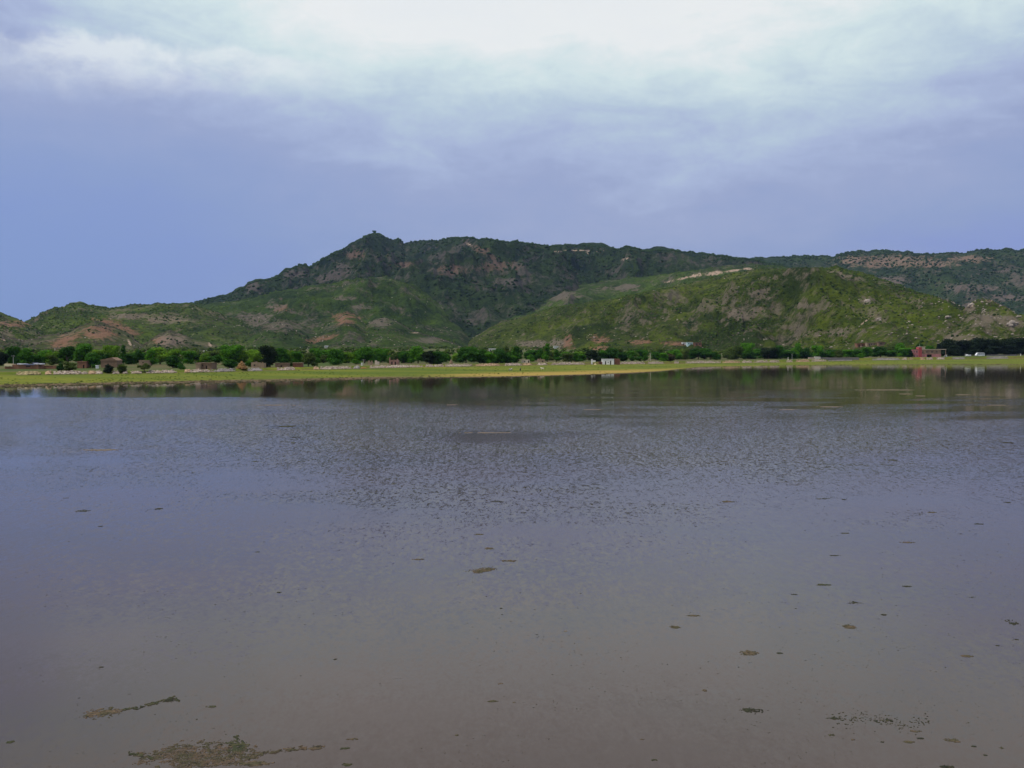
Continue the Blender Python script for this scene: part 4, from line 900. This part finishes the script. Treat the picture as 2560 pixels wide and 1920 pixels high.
# ---------------------------------------------------------------- pillars, poles, haystack, heaps
def pillar(px, base, w, h, label, mat=WHITE, Y=None, nm='marker_pillar'):
    Y = Y or ground_place(px, base, lo=6.5); o = MB().box(-w / 2, w / 2, -w / 2, w / 2, -.3, h, .03, .03).box(-w * .62, w * .62, -w * .62, w * .62, h + .002, h + .12, .05, .05).build(nm, mat)
    o.location = ((px - 1280) / F * Y, Y, ground_at(px, Y)); tag(o, label, 'pillar')
pillar(757, 917, .55, 1.1, 'grey white stone pillar at the right end of the dark brown wall', PALE)
pillar(904.5, 914, .5, .95, 'bright white marker pillar on the bank below a thin pole')
pillar(1970, 901, .35, 1.4, 'thin white marker post on the right bank before the dark bushes')
pillar(1479.5, 905, .7, 2.2, 'white sign block standing left of the white house', Y=float(bankY(1479)) + 2)
pillar(243, 921, .8, .9, 'white water tank block left of the sloping brown hut', SHEETW)
def pole(px, top, base, label, arm=True, rad=.09):
    Y = ground_place(px, base, lo=7); z = ground_at(px, Y); h = float(zat(top, Y)) - z; root = empty('utility_pole', ((px - 1280) / F * Y, Y, z)); tag(root, label, 'pole', 'thin poles along the far bank')
    MB().tube([(0, 0, -.3), (0, 0, h * .5), (0, 0, h)], [rad * 1.3, rad, rad * .7], 8).build('shaft', METAL, root)
    if arm:
        c_ = MB().box(-.6, .6, -.05, .05, h - .5, h - .38).build('crossarm', DARKW, root)
        for x in (-.5, 0, .5): MB().tube([(x, 0, h - .38), (x, 0, h - .2)], .05, 6).build('insulator', WHITE, c_)
for a in [(33.5, 888, 915, 'thin pole rising from the left end of the sheeted shack'), (193.5, 878, 906, 'tall pale pole before the rounded crown tree beside the orange hut', True, .16),
          (464, 880, 908, 'thin pale pole between the small tan hut and the flat mud house'), (471, 879, 904, 'thinner pole just right of another above the light bush'),
          (909.5, 898, 913, 'thin grey pole just right of the white marker pillar'), (1143.5, 882, 903, 'pale pole before the light green tree in the centre'),
          (1272, 884, 906, 'thin pole half hidden by the dark centre trees'), (1626, 882, 904, 'thin grey pole right of the small bank trees right of the white house'),
          (1716, 876, 896, 'thin pale pole left of the spreading dark tree'), (1980, 884, 900, 'thin pole right of the thin white marker post')]:
    pole(*a)
def heap(px, base, wpx, hpx, nm, label, cat, mat, Y=None, cone=True, seed=1):
    Y = Y or ground_place(px, base, lo=6.5); s = Y / F; w_ = wpx * s; h_ = hpx * s; r = np.random.default_rng(seed); n = 260; t = r.uniform(0, 1, n) ** .6; a = r.uniform(0, 6.283, n)
    rad = w_ / 2 * (1 - (1 - t) * (1 if cone else .6)); P_ = np.stack([rad * np.cos(a), rad * np.sin(a) * .8, h_ * (1 - t) * .93], -1); q_ = w_ * .09
    iv, jf = ico(); base_ = blobs(nm, np.concatenate([P_, np.array([[0, 0, h_ * .2]])]), np.concatenate([np.full((n, 3), q_) * r.uniform(.5, 1.1, (n, 1)), np.array([[w_ * .3, w_ * .24, h_ * .45]])]), r, .3, True)
    o = link(nm, base_, mat); o.location = ((px - 1280) * s, Y, ground_at(px, Y)); tag(o, label, cat)
heap(604.5, 928, 26, 20, 'haystack', 'ochre haystack shaped like a cone on the bank', 'haystack', STRAW, Y=float(bankY(604)) + 4)
heap(1080, 909, 14, 10, 'mound', 'small brown earth mound under the dark trees', 'mound', MUD, seed=2)
heap(1102, 908, 9, 7, 'tent', 'small pale grey tent right of the brown earth mound', 'tent', CONC, seed=3)
heap(1128, 909, 10, 11, 'mound', 'tan earth heap in the gap between two tree groups', 'mound', TAN, seed=4)
heap(909, 920, 16, 3.5, 'mound', 'flat straw coloured heap below the bright white marker pillar', 'mound', STRAW, seed=5, Y=float(bankY(909)) + .5)
heap(1488, 913, 6, 3, 'sack_pile', 'small cream sack pile left of the dark red shed', 'sacks', SHEETY, seed=6, Y=float(bankY(1488)) - 5)
# tree and low white wall on the mountain's summit
L_ = [l for l in LAYERS if l['name'] == 'mountain'][0]; k_ = int(np.argmin(np.abs(L_['PX'][0] - 938))); r_ = int(np.argmin(np.abs(L_['T'][:, 0] - 1.0)))
p = Vector((float(L_['X'][r_, k_]), float(L_['Y'][r_, k_]), float(L_['Z'][r_, k_])))
if p is not None:
    root = empty('shrine', p + Vector((0, 2, 0))); tag(root, 'tiny white walled platform on the summit of the high mountain', 'shrine')
    MB().box(-1.5, 8, -2, 8, -8, 1.6).build('platform', CONC, root); MB().box(3, 6.5, 1, 5, 1.603, 3.8).build('kiosk', WHITE, root)
    root = empty('tree', p + Vector((-1, 3, -1)), 1.0); root.scale = (15, 15, 15); tag(root, 'lone round tree standing on the summit of the high mountain', 'tree')
    cme, tme = PROTO['round'][1]; c_ = link('crown', cme, None, root); c_.material_slots[0].link = 'OBJECT'; c_.material_slots[0].material = L_dark; link('trunk', tme, None, root)

# ---------------------------------------------------------------- rubble along the bank
RUB = {'white': simple('white_rubble', (.48, .40, .33), 1, .5, 1.4, col2=(.20, .14, .10)), 'yellowish': simple('yellow_rubble', (.44, .35, .19), 1, .5, 1.0, col2=(.16, .13, .06)),
       'tan': simple('tan_rubble', (.46, .31, .19), 1, .4, 1.2), 'grey': simple('grey_rubble', (.34, .30, .28), 1, .5, 1.2)}
SEG = [(40, 102, 'yellowish'), (114, 128, 'tan'), (133, 218, 'white'), (222, 238, 'tan'), (240, 256, 'white'), (282, 298, 'white'), (308, 318, 'white'), (328, 354, 'white'), (365, 442, 'white'), (462, 474, 'tan'), (475, 532, 'white'),
       (535, 588, 'grey'), (618, 657, 'grey'), (692, 737, 'white'), (784, 798, 'tan'), (800, 878, 'white'), (884, 900, 'grey'), (925, 1058, 'white'), (1064, 1109, 'white'), (1113, 1180, 'white'), (1190, 1250, 'tan'), (1262, 1304, 'white'),
       (1306, 1330, 'tan'), (1342, 1368, 'white'), (1378, 1462, 'white'), (1549, 1612, 'white'), (1620, 1660, 'white'), (1686, 1697, 'white'), (1714, 1802, 'white'), (1806, 1850, 'tan'), (1853, 1880, 'white'), (1884, 1921, 'white'), (1923, 1948, 'white'),
       (1966, 1981, 'white'), (1990, 2024, 'tan'), (2028, 2066, 'white'), (2070, 2130, 'grey'), (2180, 2250, 'grey'), (2254, 2268, 'white'), (2270, 2282, 'yellowish'), (2300, 2312, 'tan'), (2316, 2332, 'white'), (2340, 2362, 'white'), (2380, 2412, 'grey'), (2466, 2520, 'grey')]
r = np.random.default_rng(9)
for i, (a, b, c) in enumerate(SEG):
    pc = (a + b) / 2; yb = float(bankY(pc)); x0 = (pc - 1280) / F * yb; n = max(60, int((b - a) * yb / F * 26)); pp = r.uniform(a, b, n); yy = bankY(pp) + r.uniform(-.3, 3.4, n)
    zz = ground_z(pp, yy); P_ = np.stack([(pp - 1280) / F * yy - x0, yy - yb, zz + .04 + .16 * r.uniform(size=n)], -1)
    edge = .45 + .55 * np.clip(1 - np.abs((pp - pc) / ((b - a) / 2)) ** 3, 0, 1)
    sz = r.uniform(.16, .50, n)[:, None] * edge[:, None] * np.array([[1.15, .9, .75]])
    o = link('rubble_bank', blobs('rubble_bank', P_, sz, r, .3), RUB[c]); o.location = (x0, yb, 0)
    zi = ordinal(i + 1); o['label'] = f'{c} rubble stretch, {zi} from the left along the foot of the bank'; o['category'] = 'rubble'; o['group'] = 'rubble stretches along the far bank'

# ---------------------------------------------------------------- goats on the meadow
def skin_mesh(name, verts, edges, radii):
    me = bpy.data.meshes.new(name); me.from_pydata(verts, edges, []); ob = bpy.data.objects.new(name, me); C.objects.link(ob)
    md = ob.modifiers.new('skin', 'SKIN'); sm = ob.modifiers.new('sub', 'SUBSURF'); sm.levels = sm.render_levels = 1
    for i, rr in enumerate(radii): me.skin_vertices[0].data[i].radius = (rr, rr); me.skin_vertices[0].data[i].use_root = (i == 0)
    dg = bpy.context.evaluated_depsgraph_get(); nm = bpy.data.meshes.new_from_object(ob.evaluated_get(dg)); bpy.data.objects.remove(ob); nm.name = name
    for p_ in nm.polygons: p_.use_smooth = True
    return nm
GV = [(-.35, 0, .62), (0, 0, .60), (.32, 0, .64), (.50, 0, .80), (.60, 0, .92), (.76, 0, .84), (-.48, 0, .68), (-.55, 0, .60),
      (.30, .11, .42), (.31, .12, .22), (.30, .12, .02), (.30, -.11, .42), (.28, -.12, .22), (.27, -.12, .02),
      (-.36, .11, .44), (-.46, .12, .26), (-.42, .12, .02), (-.36, -.11, .44), (-.44, -.12, .26), (-.40, -.12, .02), (.56, .07, .99), (.56, -.07, .99)]
GE = [(0, 1), (1, 2), (2, 3), (3, 4), (4, 5), (0, 6), (6, 7), (2, 8), (8, 9), (9, 10), (2, 11), (11, 12), (12, 13), (0, 14), (14, 15), (15, 16), (0, 17), (17, 18), (18, 19), (4, 20), (4, 21)]
GR = [.17, .19, .17, .10, .09, .045, .05, .025, .07, .035, .03, .07, .035, .03, .08, .035, .03, .08, .035, .03, .025, .025]
gm = skin_mesh('goat', GV, GE, GR)
def fur(name, a, b):
    m, q = material(name); q.put(q.b.inputs['Base Color'], q.mix(q.mr(q.noise(q.P, 2.2, 1, .4), .52, .57), a, b)); q.b.inputs['Roughness'].default_value = 1; return m
for px, base, lab, mt, rz in ((1276, 928, 'black and white goat, leftmost of three goats on the meadow', fur('pied_fur', (.02, .02, .02), (.55, .5, .45)), .4), (1301, 927.5, 'dark goat seen end-on, middle of three goats on the meadow', fur('dark_fur', (.02, .016, .012), (.04, .03, .025)), 1.45),
                          (1356, 925.5, 'pale cream goat, rightmost of three goats on the meadow', fur('cream_fur', (.60, .53, .44), (.5, .44, .36)), 2.9)):
    o = bpy.data.objects.new('goat', gm.copy()); C.objects.link(o); o.data.materials.append(mt); Y = meadow_place(px, base); o.location = ((px - 1280) / F * Y, Y, ground_at(px, Y)); o.rotation_euler.z = rz
    o.scale = (1.25, 1.25, 1.2); tag(o, lab, 'goat', 'goats grazing on the meadow')

# ---------------------------------------------------------------- mats of weed and silt lying in the shallow water
def weed_mat(name, a, b, c):
    m, q = material(name); n1 = q.noise(q.P, 9, 4, .65); n2 = q.noise(q.P, 3.0, 4, .6)
    col = q.mix(q.mr(n2, .42, .58), a, b); col = q.mix(q.mr(n1, .52, .64), col, c)
    q.put(q.b.inputs['Base Color'], col); q.b.inputs['Roughness'].default_value = .85; q.b.inputs['Specular IOR Level'].default_value = .2; return m
WEED = {'tan': weed_mat('tan_weed', (.110, .076, .048), (.060, .055, .028), (.020, .019, .011)), 'olive': weed_mat('olive_weed', (.062, .058, .026), (.034, .040, .018), (.014, .017, .010)),
        'dark': weed_mat('dark_weed', (.018, .020, .012), (.030, .034, .018), (.040, .030, .016)), 'pale': weed_mat('pale_silt', (.19, .15, .11), (.15, .12, .09), (.08, .065, .045))}
def WY(py): return float(-CAM_H / ray(1280, py)[1])
def clump(px, py, wpx, hpx, kind, label, dens=.5, tilt=0.0, fine=None):
    Y = WY(py); s = Y / F; w_ = wpx * s; hh = hpx / 2; hh *= .8 if hpx < 30 else 1.0; hh *= .65 if kind == 'pale' else 1.0; d_ = min(WY(py - hh) - WY(py + hh), w_ * 3.5) if py - hh > 900 else w_
    lump = fine or max(.012, min(.24, .85 * s)); seed = int(px * 7 + py); r = np.random.default_rng(seed)
    n = int(min(5200, max(26, w_ * d_ / (lump ** 2) * .75))); u = r.uniform(-1, 1, n * 3); v = r.uniform(-1, 1, n * 3)
    k = max(w_, d_); nn = .42 * fbm(u * w_ / k * 3.2 + seed, v * d_ / k * 3.2, seed % 97, 4) + .58 * fbm(u * w_ / k * 13 + seed, v * d_ / k * 13, seed % 89, 3); rad = u * u + v * v
    ok = (nn - .42 * rad) > (.66 - .34 * dens); u, v, nn = u[ok][:n], v[ok][:n], nn[ok][:n]
    if len(u) < 6: u = r.uniform(-.8, .8, 8); v = r.uniform(-.5, .5, 8); nn = u * 0 + .5
    x = u * w_ / 2; y = v * d_ / 2 + tilt * u * d_ / 2; L = lump * r.uniform(.45, 1.2, len(x))
    P_ = np.stack([x, y, L * .10 + .0 * nn], -1); S_ = np.stack([L * r.uniform(.9, 2.0, len(x)), L, L * r.uniform(.3, .8, len(x))], -1)
    o = link('weed_mat', blobs('weed_mat', P_, S_, r, .3), WEED[kind]); o.location = ((px - 1280) * s, Y, 0); o['group'] = 'weed and silt mats in the water'
    o['label'] = label; o['category'] = 'weed mat'; return o
BIG = [(240, 1783, 126, 34, 'tan', 'brown and green weed mat tapering left, at lower left of the water', .75, .25), 
 (415, 1750, 50, 20, 'dark', 'dark green hook-shaped end of the weed chain at lower left', .55, 0), (478, 1888, 360, 92, 'tan', 'largest tan and green weed mat spreading over the bottom edge at left', .95, 0), (585, 1862, 90, 56, 'olive', 'olive right shoulder of the largest weed mat', .6, -.5),
  (780, 1871, 56, 9, 'tan', 'tan streak at the right tip of the dark weed chain', .7, 0), (625, 1908, 120, 22, 'tan', 'tan mat at the bottom edge, right of the largest mat', .8, 0),
 (1206, 1425, 92, 22, 'tan', 'tan weed mat slanting across the middle of the water, largest there', .8, .5), (1272, 1402, 58, 9, 'tan', 'short dark-edged tan streak just above the middle tan mat', .6, -.2),
 (1879, 1633, 64, 24, 'tan', 'oval tan weed mat right of centre in the near water', .70, .1), (2130, 1567, 42, 17, 'tan', 'rounded tan clod with dark rim, at right in the near water', .72, 0), (1887, 1776, 82, 26, 'dark', 'dark green ragged weed mat right of centre in the near water', .6, -.1),
 (2392, 1851, 50, 20, 'tan', 'brown rimmed tan clod near the lower right corner', .66, -.2), (2380, 1917, 66, 12, 'dark', 'dark weed mat cut by the bottom edge at right', .8, 0),
 (249, 1125, 124, 8, 'pale', 'long pale silt bar in the left middle distance', .85, 0), (2217, 975, 160, 3.2, 'pale', 'longest pale silt bar in the far water at right', .95, 0), (1215, 1082, 170, 3.5, 'pale', 'pale silt bar edging the dark calm patch in the centre', .8, .2),
 (690, 1013, 150, 3.4, 'pale', 'thin pale silt bar in the far water left of centre', .75, 0)]
for a in BIG: clump(a[0], a[1], a[2], a[3], a[4], a[5], a[6], a[7])
def chain(pts, wd, kind, label, seed):
    r = np.random.default_rng(seed); P_ = []; S_ = []; px0, py0 = pts[0]; Y0 = WY(py0); x0 = (px0 - 1280) * Y0 / F
    for (a, b), (c, d) in zip(pts[:-1], pts[1:]):
        n = int(abs(c - a) * (1.3 if wd > 20 else 5))
        for t in r.uniform(0, 1, n):
            px = a + (c - a) * t; py = b + (d - b) * t + r.normal() * wd * .35
            if fbm(np.array([px * .11]), np.array([py * .2]), seed, 3)[0] < .44: continue
            Y = WY(py); s = Y / F; l = s * r.uniform(.6, 1.8); P_.append(((px - 1280) * s - x0, Y - Y0, .004)); S_.append((l * r.uniform(1, 2.2), l, l * .45))
    o = link('weed_mat', blobs('weed_mat', np.array(P_), np.array(S_), r, .3), WEED[kind]); o.location = (x0, Y0, 0); tag(o, label, 'weed mat', 'weed and silt mats in the water')
chain([(296, 1774), (330, 1771), (355, 1763), (382, 1757), (405, 1749), (428, 1744), (440, 1754)], 5, 'olive', 'thin olive weed chain leading up right from the lower left mat', 3)
chain([(612, 1896), (650, 1884), (700, 1876), (745, 1871), (806, 1868)], 7, 'tan', 'brown weed chain running right from the largest mat', 4)
chain([(310, 1884), (340, 1888), (372, 1896)], 6, 'olive', 'short olive weed tail at the left of the largest mat', 5)
chain([(2090, 1796), (2130, 1800), (2180, 1797), (2230, 1806), (2290, 1812), (2335, 1796)], 26, 'olive', 'long loose line of dark weed bits at lower right', 6)
SMALL = [(10, 1855, 26, 12, 'olive', .7), (520, 1767, 44, 12, 'olive', .5), (878, 1848, 38, 9, 'tan', .6), (855, 1871, 48, 10, 'olive', .5), (862, 1912, 36, 16, 'olive', .6), (243, 1668, 18, 4, 'dark', .9), (834, 1648, 16, 7, 'dark', .5), (2063, 1462, 50, 8, 'olive', .8),
 (1991, 1486, 18, 4, 'dark', .7), (1737, 1539, 42, 7, 'tan', .8), (2217, 1537, 16, 6, 'dark', .9), (2143, 1507, 64, 16, 'dark', .35), (2271, 1466, 48, 8, 'dark', .35), (2438, 1493, 30, 8, 'dark', .35), (2540, 1556, 56, 26, 'dark', .45), (2553, 1599, 14, 4, 'dark', .9), (1955, 1633, 24, 7, 'dark', .6),
 (2427, 1640, 38, 10, 'tan', .8), (2505, 1614, 14, 4, 'dark', .9), (2096, 1796, 64, 8, 'dark', .5), (2215, 1802, 150, 20, 'dark', .32), (2089, 1838, 26, 12, 'olive', .5), (2285, 1855, 34, 10, 'tan', .8), (2312, 1846, 24, 6, 'dark', .8), (2300, 1828, 44, 12, 'tan', .5), (2450, 1866, 16, 6, 'dark', .8), (2478, 1888, 12, 5, 'dark', .9),
 (2145, 1849, 24, 7, 'tan', .5), (1766, 1726, 15, 8, 'tan', .7), (1244, 1254, 40, 4, 'dark', .7), (1312, 1282, 9, 3, 'dark', .9), (1196, 1336, 40, 5, 'tan', .6), (1222, 1371, 34, 10, 'tan', .6), (1046, 1398, 50, 7, 'tan', .6), (1690, 1568, 32, 11, 'tan', .8), (1252, 1521, 8, 4, 'dark', .9), (1415, 1578, 12, 6, 'pale', .7),
 (200, 1277, 64, 9, 'olive', .55), (393, 1272, 26, 5, 'dark', .9), (717, 1066, 66, 5, 'olive', .7), (740, 1093, 36, 3, 'dark', .7), (732, 1107, 18, 4, 'olive', .6), (1131, 1012, 38, 2.5, 'pale', .7), (636, 1154, 20, 3, 'olive', .7), (983, 1210, 22, 4, 'olive', .6), (2264, 985, 38, 2.2, 'pale', .9), (2304, 990, 28, 2.6, 'pale', .9),
 (2408, 987, 42, 2.2, 'pale', .9), (2495, 1013, 64, 2.6, 'pale', .9), (2079, 1017, 92, 3, 'pale', .8), (1974, 1024, 64, 3, 'pale', .8), (2229, 1150, 44, 6, 'olive', .6), (2524, 1107, 42, 4, 'dark', .7), (1821, 1254, 42, 7, 'tan', .6), (2061, 1247, 68, 5, 'olive', .5), (2113, 1249, 13, 3, 'dark', .9), (2336, 1281, 34, 4, 'tan', .7),
 (2524, 1256, 18, 4, 'dark', .8), (1480, 1024, 64, 2.5, 'pale', .7), (1232, 1753, 40, 9, 'tan', .8), (1140, 1838, 14, 5, 'tan', .7), (2453, 1310, 34, 4, 'dark', .8), (1250, 1709, 22, 5, 'tan', .5), (2118, 1333, 38, 4, 'olive', .6), (694, 1481, 16, 5, 'dark', .8), (246, 1316, 20, 3, 'dark', .7), (2270, 1356, 60, 8, 'tan', .4),
 (2090, 1389, 40, 4, 'dark', .6), (2215, 1855, 18, 5, 'dark', .7), (1610, 1848, 14, 4, 'tan', .5), (1640, 1900, 30, 8, 'olive', .4), (2520, 1870, 24, 8, 'olive', .5), (1285, 1756, 12, 4, 'tan', .6), (640, 1380, 16, 3, 'olive', .6), (160, 1245, 20, 3, 'olive', .6)]
SMALL.sort(key=lambda t: t[0]); cnt = {}
for (px, py, w_, h_, kind, dn) in SMALL:
    zone = 'far water' if py < 1130 else ('middle water' if py < 1450 else 'near water'); side = 'left half' if px < 1280 else 'right half'; k_ = (zone, side); cnt[k_] = cnt.get(k_, 0) + 1
    word = 'silt streak' if kind == 'pale' else ('ragged weed scrap' if dn < .5 else 'weed clump')
    clump(px, py, w_, h_, kind, f'{kind} {word}, {ordinal(cnt[k_])} small one from left, {side}, {zone}', dn)
PP = []; SS = []; r = np.random.default_rng(21)
while len(PP) < 3600:
    py = 1180 + 760 * r.uniform() ** .7; px = r.uniform(-60, 2620)
    if fbm(np.array([px * .004]), np.array([py * .01]), 6, 4)[0] < .50 - .12 * (px > 1700): continue
    Y = WY(py); s = Y / F; q_ = s * r.uniform(.4, 1.3) * (1.4 if r.random() < .06 else 1)
    PP.append(((px - 1280) * s, Y, 0.0)); SS.append((q_ * r.uniform(.8, 2.2), q_, q_ * .45))
stuff('floating_specks', np.array(PP), np.array(SS), WEED['dark'], 'tiny dark floating specks scattered over the near water', 'debris')

# ---------------------------------------------------------------- the hazy air over the valley
mb = MB().box(-5200, 5200, -120, 6900, -9, 1300); hz = mb.build('haze', None)
mh = bpy.data.materials.new('haze'); mh.use_nodes = True; mh.node_tree.nodes.clear(); gh = G(mh.node_tree)
oo = gh.n('ShaderNodeOutputMaterial'); vv = gh.n('ShaderNodeVolumePrincipled'); mh.node_tree.links.new(vv.outputs[0], oo.inputs['Volume'])
vv.inputs['Color'].default_value = (.42, .60, 1.0, 1); vv.inputs['Density'].default_value = 0.000024; vv.inputs['Anisotropy'].default_value = 0.3
hz.data.materials.append(mh); tag(hz, 'thin bluish haze hanging over the whole valley', 'haze', kind='stuff')
